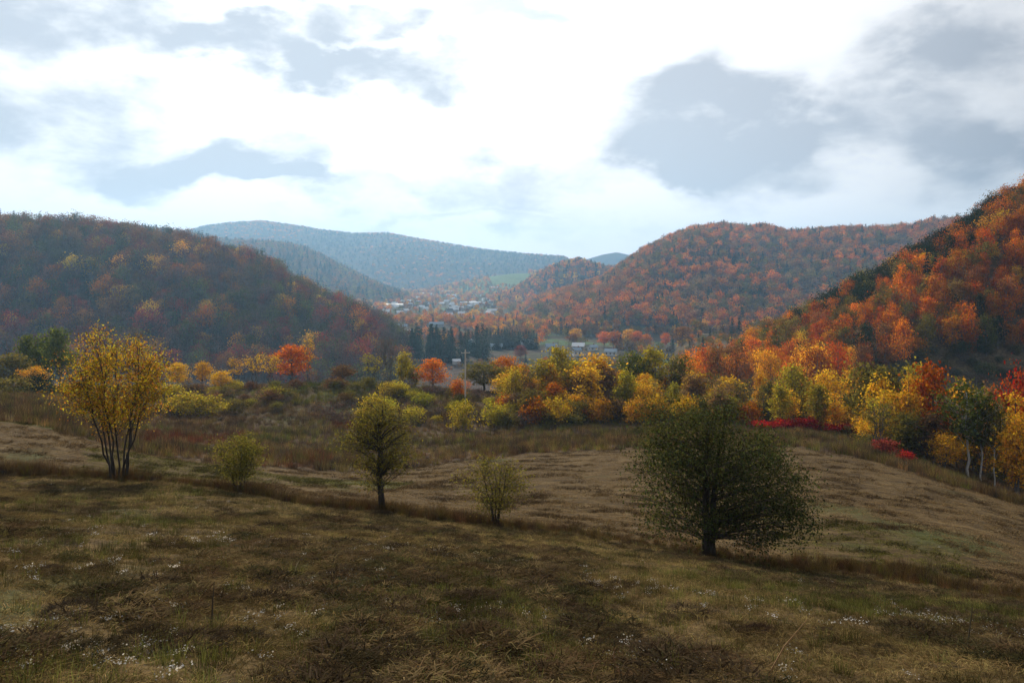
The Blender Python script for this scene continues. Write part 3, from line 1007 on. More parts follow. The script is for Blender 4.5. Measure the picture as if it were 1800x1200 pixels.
def scatter(name, ng, P, rot, scl, idx, tint, label, cat=None):
    me = bpy.data.meshes.new(name)
    n = len(P)
    me.vertices.add(n)
    me.vertices.foreach_set('co', np.asarray(P, np.float32).ravel())
    if rot.ndim == 1: rot = np.stack([np.zeros(n), np.zeros(n), rot], 1)
    if scl.ndim == 1: scl = np.stack([scl] * 3, 1)
    for nm, t, a, f in (('rot', 'FLOAT_VECTOR', rot, 'vector'), ('scl', 'FLOAT_VECTOR', scl, 'vector')):
        me.attributes.new(nm, t, 'POINT').data.foreach_set(f, np.asarray(a, np.float32).ravel())
    me.attributes.new('idx', 'INT', 'POINT').data.foreach_set('value', np.asarray(idx, np.int32))
    tc_ = np.concatenate([np.asarray(tint, np.float32), np.ones((n, 1), np.float32)], 1)
    me.attributes.new('tint', 'FLOAT_COLOR', 'POINT').data.foreach_set('color', tc_.ravel())
    o = link(name, me)
    md = o.modifiers.new('scatter', 'NODES')
    md.node_group = ng
    o['kind'] = 'stuff'
    o['label'] = label
    if cat: o['category'] = cat
    return o


def joined(woods, leaf, name, bark, lm):
    a = Acc()
    nw = 0
    for w in woods:
        for v, q in zip(w.v, w.q): a.add(v, q - q.min()); nw += len(q)
    V0 = []; 
    vs, qs, n = [], [], 0
    for acc in woods + [leaf]:
        if not acc.v: continue
        v = np.concatenate(acc.v); q = np.concatenate(acc.q)
        vs.append(v); qs.append(q + n); n += len(v)
    Vv = np.concatenate(vs); Qq = np.concatenate(qs)
    mi = np.ones(len(Qq)); mi[:nw] = 0
    return qmesh(name, Vv, Qq, [bark, lm], False, mi)


def clump(seed, n, hgt, wid, rad, bend=.5, lie=0.0, name='clump', mt=None, seg=2, core=None):
    """a tuft of bent blades"""
    r = np.random.default_rng(seed)
    a = r.uniform(0, 2 * np.pi, n)
    rr = rad * np.sqrt(r.random(n))
    b = np.stack([np.cos(a) * rr, np.sin(a) * rr, np.full(n, -.02)], 1)
    if core: b[:, 2] += core * np.sqrt(np.clip(1 - (rr / rad) ** 2, 0, 1)) * r.uniform(.75, 1.1, n)
    da = a + r.normal(0, .9, n)
    hh = hgt * r.uniform(.45, 1.15, n)
    lean = np.clip(r.normal(bend, .3, n) + lie, 0.02, 1.6)
    d = np.stack([np.cos(da), np.sin(da), np.zeros(n)], 1)
    side = np.stack([-np.sin(da), np.cos(da), np.zeros(n)], 1)
    tw = r.uniform(0, 2 * np.pi, n)
    side = np.stack([np.cos(tw), np.sin(tw), np.zeros(n)], 1)
    pts = []
    for k in range(seg + 1):
        t = k / seg
        ang = lean * t * 1.1 + lie * .6
        p = b + d * (hh * t * np.sin(ang))[:, None] + np.array([0, 0, 1.0]) * (hh * t * np.cos(np.minimum(ang, 1.5)))[:, None]
        w = wid * (1 - .75 * t)
        pts += [p + side * w / 2, p - side * w / 2]
    m = 2 * (seg + 1)
    Vv = np.stack(pts, 1).reshape(-1, 3)
    q = np.concatenate([np.arange(n)[:, None] * m + np.array([[2 * k, 2 * k + 1, 2 * k + 3, 2 * k + 2]]) for k in range(seg)])
    return qmesh(name, Vv, q, [mt or M_GRASSI])


# ---- woods on the hills
def forest_set(seed, size, leaves, K, sides=3):
    ms = []
    for i in range(3):
        w, l = broadleaf(seed + i, 12, 4.6, cb=.18, shape=['round', 'dome', 'round'][i], K=K, leaves=leaves, size=size, sig=.26, tr=.012, sides=sides, twigs=0, limb=.8, shell=.5)
        ms.append(joined(w, l, 'wood_tree', M_BARK2, M_LEAFI))
    for i in range(2):
        w, l = conifer(seed + 10 + i, 14, 2.7, 16, 7, size * 1.1, cards=3, sides=3)
        ms.append(joined(w, l, 'wood_conifer', M_BARK2, M_LEAFI))
    w, l = broadleaf(seed + 20, 12, 4.0, cb=.25, shape='vase', stems=2, spread=.5, K=K, leaves=max(leaves // 3, 40), size=size * .8, sig=.3, tr=.012, sides=3, twigs=2, limb=1.2, shell=.3)
    ms.append(joined(w, l, 'wood_thin', M_BARK2, M_LEAFI))
    return ms


SET_NEAR = protoset(forest_set(200, .62, 900, 40))
SET_MID = protoset(forest_set(300, 1.15, 330, 26))
SET_FAR = protoset(forest_set(400, 2.2, 90, 16))


def jitter_grid(x0, x1, y0, y1, d, r):
    gx, gy = np.meshgrid(np.arange(x0, x1, d), np.arange(y0, y1, d))
    n = gx.size
    return gx.ravel() + r.uniform(-.48, .48, n) * d, gy.ravel() + r.uniform(-.48, .48, n) * d


def palette(r, n, names, w, v=.28):
    w = np.asarray(w, float)
    if w.ndim == 1: w = np.repeat(w[None], n, 0)
    w = w / w.sum(1, keepdims=True)
    c = np.cumsum(w, 1)
    k = (r.random(n)[:, None] > c).sum(1).clip(0, len(names) - 1)
    A = np.array([LEAFCOL[x] for x in names])[k]
    A = A * r.uniform(1 - v, 1 + v, (n, 1)) * r.uniform(1 - v * .35, 1 + v * .35, (n, 3))
    return A, np.array(names, object)[k]


def kind_index(r, nm):
    n = len(nm)
    i = r.integers(0, 3, n)
    con = np.array([x == 'conifer' for x in nm])
    thin = np.array([x == 'bare' for x in nm]) & (r.random(n) < .8)
    i = np.where(con, 3 + r.integers(0, 2, n), i)
    return np.where(thin, 5, i)


def inview(x, y, m=140):
    p = 900 + F * x / y
    return (p > -m) & (p < 1800 + m)


# left hill
r = np.random.default_rng(21)
x, y = jitter_grid(-760, 30, 380, 900, 8.2, r)
z, zn = height(x, y, True)
k = (zn == 0) & inview(x, y) & (y < np.interp(pxof(x, y), *HILLS['left']['D']) + 60)
x, y, z = x[k], y[k], z[k]
p1 = fbm(x / 90, y / 90, 3); p2 = fbm(x / 50 + 40, y / 50, 2)
px = pxof(x, y); py = HZ - z / y * F
up = sstep(py, 560, 420)
w = np.stack([.30 + .45 * up + p1, .05 + .15 * (p2 > .2), .65 - .2 * up + p2 * .5, .24 - p1 * .8, .16 - p1 * .4 + .6 * sstep(px, 380, 500) * sstep(py, 520, 440), .06 + 0 * px, .14 + .3 * (py > 580)], 1).clip(.01)
tint, nm = palette(r, len(x), ['rust', 'orange', 'bare', 'olive', 'conifer', 'gold', 'crimson'], w, .42)
tint = np.where((nm == 'olive')[:, None], tint * np.array([.6, .72, .9]), tint)
tint = np.where((nm == 'orange')[:, None], tint * .7, tint)
tint = np.where((nm == 'bare')[:, None], tint * np.array([1.0, .82, 1.02]), tint) * .82
s = r.uniform(.65, 1.55, len(x))
scatter('wooded_slope', SET_NEAR, np.stack([x, y, z], 1), r.uniform(0, 6.3, len(x)), np.stack([s, s, s * r.uniform(.8, 1.15, len(x))], 1), kind_index(r, nm), tint,
        'dull red, grey and dark green woodland covering the hill behind the many-stemmed yellow tree', 'woodland')

# right hill: the trees that show largest are trees of their own
for i in range(4):
    w, l = broadleaf(500 + i, 12, 3.6, cb=.14, shape=['round', 'column', 'dome', 'round'][i], K=46, leaves=1500, size=.52, sig=.24, tr=.012, sides=4, twigs=1, limb=.7, shell=.45)
    proto('hill%d' % i, w, l, M_BARK2)
w, l = conifer(510, 14, 2.9, 26, 9, .7, cards=5, sides=4)
proto('hillcon', w, l, M_BARK)
r = np.random.default_rng(33)
x, y = jitter_grid(30, 420, 196, 420, 5.3, r)
z, zn = height(x, y, True)
px = pxof(x, y); py = HZ - z / y * F
Dr = np.interp(px, *HILLS['right']['D'])
bare_lo = np.interp(px, [1200, 1400, 1500, 1560, 1650, 1800, 2400], [720, 705, 680, 652, 630, 618, 580])
k = ((zn == 1) | (z > -37)) & (px > 1195) & (px < 1880) & (y < Dr + 22) & (py < bare_lo + 12 * fbm(x / 20, y / 20, 2)) & (y > 205)
x, y, z, px, py, Dr = [a[k] for a in (x, y, z, px, py, Dr)]
order = np.argsort(y)
x, y, z, px, py, Dr = [a[order] for a in (x, y, z, px, py, Dr)]
sky_ = sstep(y / Dr, .80, .98)
p1 = fbm(x / 35, y / 35, 3)
w = np.stack([.55 - .3 * sky_ + .8 * sstep(px, 1400, 1280), .8 - .5 * sky_ + p1, .30 + p1, .10 + 4.0 * sky_ ** 1.5 * sstep(px, 1400, 1470) * sstep(px, 1800, 1720), .25 + .3 * sky_ - p1, .04 + .5 * sky_ * sstep(px, 1420, 1500) * sstep(px, 1760, 1690), .25 + 0 * px], 1).clip(.01)
tint, nm = palette(r, len(x), ['orange', 'deep', 'gold', 'dark', 'olive', 'conifer', 'rust'], w, .38)
HL = {'orange': 'orange tree', 'deep': 'deep orange tree', 'gold': 'golden tree', 'dark': 'dark green tree', 'olive': 'olive tree', 'conifer': 'dark conifer', 'rust': 'rust brown tree'}
ntop = 0
rest = []
vis = r.random(len(x)) < .78
for i in range(len(x)):
    if ntop < 295 and px[i] < 1820 and vis[i]:
        c = nm[i]
        q_ = y[i] / Dr[i]
        band = ' along the skyline' if q_ > .9 else (' high on the slope' if q_ > .78 else (' halfway up the slope' if q_ > .67 else ' at the foot'))
        key = 'hillcon' if c == 'conifer' else 'hill%d' % r.integers(0, 4)
        s = r.uniform(.5, .98)
        plant(key, 'hillside_conifer' if c == 'conifer' else 'hillside_tree', (x[i], y[i], z[i]), r.uniform(0, 6), s * .88, tint[i],
              HL[c] + band + ' of the steep near hillside wood', 'tree', HL[c] + 's' + band + ' of the steep near hillside wood', scz=s * r.uniform(.95, 1.3))
        ntop += 1
    else:
        rest.append(i)
rest = np.array(rest, int)
s = r.uniform(.5, .95, len(rest))
print('hillside', len(x), 'rest', len(rest), 'left pts')
if len(rest):
    scatter('hillside_wood', SET_NEAR, np.stack([x, y, z], 1)[rest], r.uniform(0, 6.3, len(rest)), np.stack([s, s, s * 1.05], 1), kind_index(r, nm[rest]), tint[rest],
            'rest of the orange and dark green wood along the top of the steep near hillside', 'woodland')

# middle hill across the valley
r = np.random.default_rng(44)
x, y = jitter_grid(-60, 1150, 780, 1800, 9.5, r)
z, zn = height(x, y, True)
px = pxof(x, y)
k = (zn == 2) & inview(x, y, 40) & (px < 1760) & (y < np.interp(px, *HILLS['mid']['D']) + 70)
x, y, z, px = x[k], y[k], z[k], px[k]
p1 = fbm(x / 130, y / 130, 3); p2 = fbm(x / 60 + 9, y / 60, 2)
w = np.stack([.75 + p1, .35 + .4 * p2, .5 - p1 * .6, .14 + .6 * (p2 > .3), .25 - p1 * .5, .22 + p1 * .4], 1).clip(.01)
tint, nm = palette(r, len(x), ['orange', 'tan', 'bare', 'conifer', 'olive', 'rust'], w)
s = r.uniform(.5, 1.65, len(x))
scatter('wooded_hillside', SET_MID, np.stack([x, y, z], 1), r.uniform(0, 6.3, len(x)), s, kind_index(r, nm), tint, 'sunlit orange woodland on the long hill across the valley', 'woodland')

# knoll, far slopes
r = np.random.default_rng(45)
x, y = jitter_grid(-120, 420, 1600, 2250, 13, r)
z, zn = height(x, y, True)
k = (zn == 3) & (y < 2180)
x, y, z = x[k], y[k], z[k]
tint, nm = palette(r, len(x), ['orange', 'rust', 'bare', 'conifer', 'olive', 'gold'], [.6, .5, .4, .25, .3, .15])
s = r.uniform(.9, 1.3, len(x))
scatter('knoll_wood', SET_FAR, np.stack([x, y, z], 1), r.uniform(0, 6.3, len(x)), s, kind_index(r, nm), tint, 'orange woodland on the small cone-shaped hill above the town', 'woodland')
r = np.random.default_rng(46)
x, y = jitter_grid(-1900, 100, 1500, 2800, 17, r)
z, zn = height(x, y, True)
k = (zn == 5) & inview(x, y, 60) & (y < 2780)
x, y, z = x[k], y[k], z[k]
tint, nm = palette(r, len(x), ['rust', 'bare', 'conifer', 'olive'], [.5, .6, .5, .5])
s = r.uniform(1.1, 1.7, len(x))
scatter('blue_hill_wood', SET_FAR, np.stack([x, y, z], 1), r.uniform(0, 6.3, len(x)), s, kind_index(r, nm), tint, 'hazy blue woodland on the hill behind the red left hill', 'woodland')
r = np.random.default_rng(47)
x, y = jitter_grid(-2350, 750, 2700, 4560, 19, r)
z, zn = height(x, y, True)
k = (zn == 6) & inview(x, y, 60) & (y < 4540)
x, y, z = x[k], y[k], z[k]
p1 = fbm(x / 420, y / 420, 3)
k = r.random(len(x)) < .85
x, y, z, p1 = x[k], y[k], z[k], p1[k]
tint, nm = palette(r, len(x), ['rust', 'bare', 'conifer', 'olive', 'orange'], np.stack([.5 + p1, .6 + 0 * p1, .5 - p1, .4 + 0 * p1, .3 + p1], 1).clip(.01))
s = r.uniform(1.1, 1.9, len(x))
scatter('mountain_wood', SET_FAR, np.stack([x, y, z], 1), r.uniform(0, 6.3, len(x)), np.stack([s, s, s * .55], 1), kind_index(r, nm), tint, 'blue hazy woodland on the highest far ridge', 'woodland')

TOWN = []
r = np.random.default_rng(52)
for i in range(84):
    px, py = r.uniform(672, 870), 519 + 40 * r.random() ** 1.2
    TOWN.append((px, py, r.choice([8., 10., 12.]), r.integers(0, 3), r.integers(0, 3), r.uniform(-.6, .6)))
HPT = [(t[0], 62. * F / (t[1] - HZ), t[2] * .8) for t in TOWN] + [(px, 62. * F / (py - HZ), hw) for px, py, hw in ((693, 539, 22), (748, 517, 26), (785, 513, 24), (830, 535, 24), (846, 536, 14), (702, 580, 10), (714, 590, 9), (767, 575, 11))] + [(971, 1500, 12)]
# valley floor: trees round the town and the meadow-hill
r = np.random.default_rng(48)
x, y = jitter_grid(-700, 900, 430, 1100, 10, r)
x2, y2 = jitter_grid(-900, 1300, 1100, 4300, 17, r)
x = np.concatenate([x, x2]); y = np.concatenate([y, y2])
z, zn = height(x, y, True)
px = pxof(x, y); py = HZ - z / y * F
d = fbm(x / 70, y / 70, 3)
keep = (zn == -1) & inview(x, y, 40) & (d > -.02 - .25 * sstep(y, 800, 1500))
keep &= ~((px > 665) & (px < 765) & (py > 612) & (py < 640))          # green paddock
keep &= ~((px > 830) & (px < 1085) & (py > 596) & (py < 640) & (r.random(len(x)) < .86))   # clearing with the houses
keep &= ~((y < 560) & (r.random(len(x)) < .2))
for hx, hy, hw in HPT:
    keep &= ~((np.abs(px - hx) < (hw * .75 + 3) / hy * F) & (y > hy - 60) & (y < hy + 9))
greenwood = (zn == 4) & (((px > 800) & (px < 862) & (y > 2450) & (y < 2800)) | ((px > 930) & (y > 2500)) | (py > 503))
keep &= ~((px > 655) & (px < 890) & (py > 517) & (py < 566) & (r.random(len(x)) < .38))
greenwood |= (zn == 1) & (y > 385) & (px < 1330) & (px > 1090)
x, y, z, px, py, d = [a[keep | greenwood] for a in (x, y, z, px, py, d)]
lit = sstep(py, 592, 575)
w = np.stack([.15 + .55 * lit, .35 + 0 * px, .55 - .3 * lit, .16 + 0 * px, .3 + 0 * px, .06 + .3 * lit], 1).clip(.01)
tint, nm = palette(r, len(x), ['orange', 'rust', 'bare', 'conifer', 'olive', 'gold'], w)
s = r.uniform(.55, 1.0, len(x)) * (1 + .3 * sstep(y, 1500, 3000))
low = y < 620
s = np.where(low, s * .5, s)
scatter('valley_trees', SET_MID, np.stack([x, y, z], 1), r.uniform(0, 6.3, len(x)), s, kind_index(r, nm), tint, 'orange, grey and green trees scattered over the valley floor round the town', 'woodland')

# single dark spruces in the valley
r = np.random.default_rng(49)
for i in range(46):
    if i < 28:
        px, Y, h = r.uniform(722, 862), r.uniform(560, 640), r.uniform(17, 27)
        lab, grp = 'dark tall spruce in the dense stand beside the small white-roofed house', 'dark spruces of the dense stand'
    else:
        px, Y, h = 862 + (i - 28) * 4.8 + r.uniform(-1, 1), r.uniform(672, 690), r.uniform(13, 18)
        lab, grp = 'dark spruce in the straight row behind the white roofs', 'dark spruces in a straight row'
    x, y, z = at(px, Y)
    plant('spruce%d' % (i % 2), 'spruce_tree', (x, y, z), r.uniform(0, 6), h / 10, jit(r, LEAFCOL['conifer'], .2), lab, 'tree', grp)
# trees of the valley that stand out singly
for (px, Y, h, wpx, key, col, lab) in [
        (915, 590, 11, 20, 'round1', 'crimson', 'dark crimson round tree in front of the white valley roofs'),
        (1008, 700, 13, 24, 'round2', 'rust', 'rust red tree before the long wooded hill, beside white roofs'),
        (1012, 730, 17, 20, 'round0', 'gold', 'golden treetop behind the rust red valley tree'),
        (1062, 700, 16, 22, 'round0', 'blaze', 'orange tree at the start of the sunlit valley row'),
        (1082, 690, 16, 26, 'slender2', 'orange', 'orange tree second in the sunlit valley row'),
        (1104, 690, 17, 26, 'round3', 'gold', 'golden tree in the middle of the sunlit valley row'),
        (1120, 680, 16, 22, 'round1', 'blaze', 'bright orange tree near the end of the sunlit valley row'),
        (1136, 670, 14, 20, 'round1', 'orange', 'orange tree at the far end of the sunlit valley row'),
        (1170, 690, 15, 15, 'round0', 'blaze', 'lone orange tree past the sunlit valley row'),
        (672, 560, 15, 22, 'sparse0', 'brown', 'brown thin tree before the green paddock'),
        (1200, 600, 14, 34, 'round1', 'rust', 'rust brown tree below the long wooded hill near the orange slope')]:
    x, y, z = at(px, Y)
    H0, R0 = PH[key]
    plant(key, 'valley_tree', (x, y, z), 1.0, wpx / F * Y / 2 / R0, jit(r, LEAFCOL[col], .1), lab, 'tree', scz=h / H0)


# ------------------------------------------------------------------ houses
def flat_mat(name, c, rough=.6, sc=1.5, v=.15):
    m, n = mat(name)
    t = mk(n.nt, 'ShaderNodeTexCoord')
    a = n.noise(t.outputs['Object'], sc, 4, .6)
    c2 = tuple(max(0, k * (1 - v)) for k in c)
    out(n, bsdf(n, n.mix(a, c, c2), rough, .3))
    return m


M_WHITE = flat_mat('white_siding', (.74, .74, .72))
M_TEAL = flat_mat('teal_siding', (.14, .30, .34))
M_GREYW = flat_mat('grey_siding', (.40, .43, .46))
M_TANW = flat_mat('tan_siding', (.45, .36, .26))
M_REDW = flat_mat('red_siding', (.30, .08, .06))
M_METAL = flat_mat('metal_roof', (.80, .82, .84), .35)
M_BLUER = flat_mat('blue_grey_roof', (.30, .38, .46), .4)
M_SHING = flat_mat('dark_shingle_roof', (.10, .09, .09), .8)
M_PANE = flat_mat('window_pane', (.03, .035, .045), .15)
M_DOOR = flat_mat('door_paint', (.12, .07, .05))


def boxq(c, s):
    c = np.array(c); s = np.array(s) / 2
    v = np.array([[a, b, d] for a in (-1, 1) for b in (-1, 1) for d in (-1, 1)]) * s + c
    q = np.array([[0, 1, 3, 2], [4, 6, 7, 5], [0, 4, 5, 1], [2, 3, 7, 6], [0, 2, 6, 4], [1, 5, 7, 3]])
    return v, q


def house_meshes(L, Wd, hw, hr, wall, roof, detail=True):
    out_ = []
    a = Acc()
    # walls with gables (the gable is a folded quad)
    x, y = L / 2, Wd / 2
    v = np.array([[-x, -y, -1], [x, -y, -1], [x, y, -1], [-x, y, -1], [-x, -y, hw], [x, -y, hw], [x, y, hw], [-x, y, hw], [-x, 0, hw + hr], [x, 0, hw + hr]], float)
    q = np.array([[0, 1, 5, 4], [2, 3, 7, 6], [1, 2, 6, 5], [3, 0, 4, 7], [5, 6, 9, 9], [7, 4, 8, 8]])
    me = bpy.data.meshes.new('wall')
    me.from_pydata(v.tolist(), [], [list(dict.fromkeys(f)) for f in q.tolist()])
    me.materials.append(wall)
    out_.append(('wall', me, None))
    t = .22; ov = .45
    n = math.hypot(y, hr)
    for sgn in (-1, 1):
        e = np.array([0, sgn * (y + ov), hw - hr * ov / y]); rg = np.array([0, -sgn * 0.0, hw + hr])
        up = np.array([0, sgn * hr, y]) / n * t
        xx = np.array([x + ov, 0, 0])
        vv = np.array([-xx + e, xx + e, xx + rg, -xx + rg]); vv = vv + np.array([0, sgn * .003, .02])
        vv = np.concatenate([vv, vv + up])
        qq = np.array([[0, 3, 2, 1], [4, 5, 6, 7], [0, 1, 5, 4], [1, 2, 6, 5], [2, 3, 7, 6], [3, 0, 4, 7]])
        out_.append(('roof', qmesh('roof', vv, qq, [roof]), None))
    if detail:
        ac = Acc(); ac.add(*boxq((L * .22, Wd * .12, hw + hr + .2), (.7, .7, 2.2)))
        out_.append(('chimney', ac.mesh('chimney', M_REDW), None))
        nw = max(2, int(L // 3))
        for i in range(nw):
            ac = Acc(); ac.add(*boxq((-L / 2 + L * (i + .5) / nw, -Wd / 2 - .02, hw * .55), (1.0, .12, 1.3)))
            nm = 'door' if i == nw // 2 else 'window'
            out_.append((nm, ac.mesh(nm, M_DOOR if nm == 'door' else M_PANE), None))
        ac = Acc(); ac.add(*boxq((-L / 2 - .02, 0, hw * .6), (.12, 1.1, 1.3)))
        out_.append(('window', ac.mesh('window', M_PANE), None))
    return out_


HC = {}


def house(px, py, L, Wd, hw, hr, wall, roof, rz, label, group=None, detail=True, name='house', cat='house', Y=None):
    key = (L, Wd, hw, hr, wall.name, roof.name, detail)
    if key not in HC: HC[key] = house_meshes(L, Wd, hw, hr, wall, roof, detail)
    x, y, z = at(px, Y) if Y else on_ground(px, py, 560, 2550)
    e = bpy.data.objects.new(name, None); COL.objects.link(e)
    e.location = (x, y, z); e.rotation_euler = (0, 0, rz)
    tag(e, label, cat, group)
    for nm, me, _ in HC[key]:
        link(nm, me, e)


house(828, 618, 6.5, 6.0, 7.0, 3.2, M_TEAL, M_METAL, 1.35, 'narrow teal house with a bright white roof before the dark spruces')
house(925, 612, 11, 8, 4.0, 3.6, M_GREYW, M_METAL, .35, 'house with a bright white gable roof beside the row of spruces')
house(969, 618, 9, 7, 4.2, 2.4, M_GREYW, M_BLUER, .1, 'blue-grey house just above the tall middle treetops')
house(1017, 614, 10, 8, 3.0, 2.6, M_TANW, M_METAL, -.2, 'low tan house under the brightest white roof')
house(1014, 626, 6, 5, 4.6, 1.8, M_WHITE, M_BLUER, .2, 'small white two-storey house in front of the low tan house')
house(1042, 616, 7, 5, 3.0, 1.6, M_WHITE, M_BLUER, .5, 'small white shed-like house beyond the brightest white roof')
house(1074, 624, 9, 6, 3.2, 2.0, M_WHITE, M_BLUER, -.3, 'white house below the sunlit orange valley trees')
house(872, 614, 10, 6, 3.0, 2.0, M_GREYW, M_BLUER, .1, 'grey house at the foot of the dense spruce stand')
house(896, 612, 8, 6, 3.0, 2.0, M_WHITE, M_BLUER, 0, 'white house between the grey house and the crimson tree')
house(802, 642, 5, 3.5, 2.4, 1.2, M_WHITE, M_METAL, .3, 'tiny white shed on the brown valley floor below the spruces', detail=False, name='shed', cat='shed')
house(1090, 676, 2.6, 2.2, 2.6, 1.3, M_WHITE, M_METAL, .9, 'white shed gable glimpsed through the green belt trees', detail=False, name='shed', cat='shed', Y=215)
for (px, py, L, lab, wl, rf) in [
        (693, 539, 36, 'long pale blue-roofed building, the largest in the town', M_WHITE, M_BLUER),
        (748, 517, 40, 'long white-roofed shed at the far end of the town', M_GREYW, M_METAL),
        (785, 513, 38, 'long white-roofed building under the far blue slope', M_TANW, M_METAL),
        (830, 535, 36, 'long low building with a dazzling white roof past the town', M_WHITE, M_METAL),
        (846, 536, 20, 'short pale building joined to the line of the dazzling white roof', M_GREYW, M_METAL),
        (702, 580, 16, 'blue-roofed house at the foot of the dark left hill', M_WHITE, M_BLUER),
        (714, 590, 14, 'white house in the gap below the blue-roofed house', M_WHITE, M_METAL),
        (767, 575, 17, 'long grey building behind the dense spruces', M_GREYW, M_BLUER),
        (868, 490, 26, 'white farmhouse at the corner of the green hill pasture', M_WHITE, M_METAL),
        (971, 521, 14, 'white house alone on the lower orange slope', M_WHITE, M_METAL)]:
    house(px, py, L, L * .4, 4.0, 2.2, wl, rf, r.uniform(-.25, .25), lab, detail=False, name='building', cat='building', Y=2500 if py == 490 else (1500 if px == 971 else None))
for px, py, L, wi, ri, rz in TOWN:
    house(px, py, L, 7., 4.6, 2.8, [M_WHITE, M_TANW, M_GREYW][wi], [M_METAL, M_SHING, M_METAL][ri], rz,
          ['small white house', 'small tan house', 'small grey house'][wi] + ' among the orange trees of the valley town', ['white', 'tan', 'grey'][wi] + ' houses of the valley town', detail=False)


# ------------------------------------------------------------------ utility poles
def pole(px, Y, top_py, label, col):
    x, y, z = at(px, Y)
    h = zof(top_py, Y) - z
    e = bpy.data.objects.new('utility_pole', None); COL.objects.link(e); e.location = (x, y, z); e.rotation_euler = (0, 0, .25)
    tag(e, label, 'utility pole')
    m = flat_mat('weathered_pole', col, .9, 3)
    a = Acc(); a.add(*tube(np.array([[0, 0, -.6], [0, 0, h * .5], [0, 0, h]]), np.array([.15, .135, .11]), 8)); link('post', a.mesh('post', m, True), e)
    a = Acc(); a.add(*boxq((0, -.17, h - .6), (1.5, .08, .10))); ca = link('crossarm', a.mesh('crossarm', m), e)
    for i in (-.66, -.25, .25, .66):
        a = Acc(); a.add(*tube(np.array([[i, -.17, h - .53], [i, -.17, h - .46], [i, -.17, h - .36]]), np.array([.04, .06, .03]), 6)); link('insulator', a.mesh('insulator', M_GREYW, True), ca)
    a = Acc(); a.add(*tube(np.array([[.22, 0, h - 2.1], [.22, 0, h - 1.5]]), np.array([.13, .13]), 8)); link('transformer', a.mesh('transformer', M_GREYW, True), e)


pole(818, 138, 614, 'tall pale utility pole between the orange maple and the wide olive tree', (.62, .56, .50))
pole(1176, 150, 655, 'pale utility pole half hidden in the tall green and yellow trees', (.36, .33, .30))

# ------------------------------------------------------------------ grass and hay
r = np.random.default_rng(77)
GR = [clump(i, 34, .085, .007, .12, .6, .45, mt=M_GRASSI) for i in range(3)]              # short stubble
GR += [clump(10 + i, 44, .26, .007, .16, .9, .95, mt=M_GRASSI, seg=3) for i in range(2)]   # cut hay lying about
GR += [clump(20 + i, 26, .17, .006, .08, .35, .0, mt=M_GRASSI) for i in range(2)]          # green tufts
SET_GR = protoset(GR)


def fieldpts(n, y0, y1, p=1.0):
    y = y0 + (y1 - y0) * r.random(n * 2) ** p
    x = r.uniform(-.78, .78, n * 2) * (y + 3)
    return x[:n], y[:n]


n = 52000
x, y = fieldpts(n, 4.5, 40, .85)
hedy = hermite(pxof(x, y), PX, HEDGE_Y)
k = y < hedy - .3
x, y = x[k], y[k]; n = len(x)
z = height(x, y)
g = fbm(x * .22, y * .22, 4); b = fbm(x * .5 + 30, y * .5, 3)
t = np.where(g + r.normal(0, .22, n) > .42, 2, np.where(b + r.normal(0, .12, n) > .06, 1, 0))
t = np.where(r.random(n) < .12, r.integers(0, 3, n), t)
idx = np.where(t == 0, r.integers(0, 3, n), np.where(t == 1, 3 + r.integers(0, 2, n), 5 + r.integers(0, 2, n)))
cs = np.array([[.180, .136, .058], [.140, .098, .042], [.090, .098, .030]])[t]
cs = cs * np.array([.97, .99, .95]) * r.uniform(.5, 1.6, (n, 1)) * (1 + 1.3 * fbm(x * 1.7, y * 1.7 + 50, 3) + .5 * fbm(x * .5, y * .5 + 50, 2)).clip(.25, 2.2)[:, None]
far = 1 + .8 * sstep(y, 12, 35)
scatter('grass', SET_GR, np.stack([x, y, z], 1), r.uniform(0, 6.3, n), np.stack([far * 1.1, far * 1.1, r.uniform(.7, 1.3, n)], 1), idx, cs, 'cut hay and short green grass covering the rough foreground slope', 'grass')

# lumps of matted hay all over the slope
LU = [clump(120 + i, 200, .10, .009, .17, .7, .8, name='lump', mt=M_GRASSI, seg=2, core=.10) for i in range(4)]
SET_LU = protoset(LU)
n = 7000
x, y = fieldpts(n, 5, 38, .9)
k = (y < hermite(pxof(x, y), PX, HEDGE_Y) - .3) & (fbm(x * .3 + 7, y * .3, 3) > -.12)
x, y = x[k], y[k]; n = len(x)
s = r.uniform(.5, 1.6, n) ** 1.5
cs = np.array([[.055, .040, .024], [.075, .054, .030], [.145, .106, .050], [.055, .050, .022], [.09, .06, .03]])[r.integers(0, 5, n)] * r.uniform(.6, 1.3, (n, 1))
scatter('matted_hay', SET_LU, np.stack([x, y, height(x, y) - .01], 1), r.uniform(0, 6.3, n), np.stack([s * 1.3, s * 1.0, s * r.uniform(.6, 1.1, n)], 1), r.integers(0, 4, n), cs, 'small brown lumps of matted hay strewn over the foreground slope', 'hay')

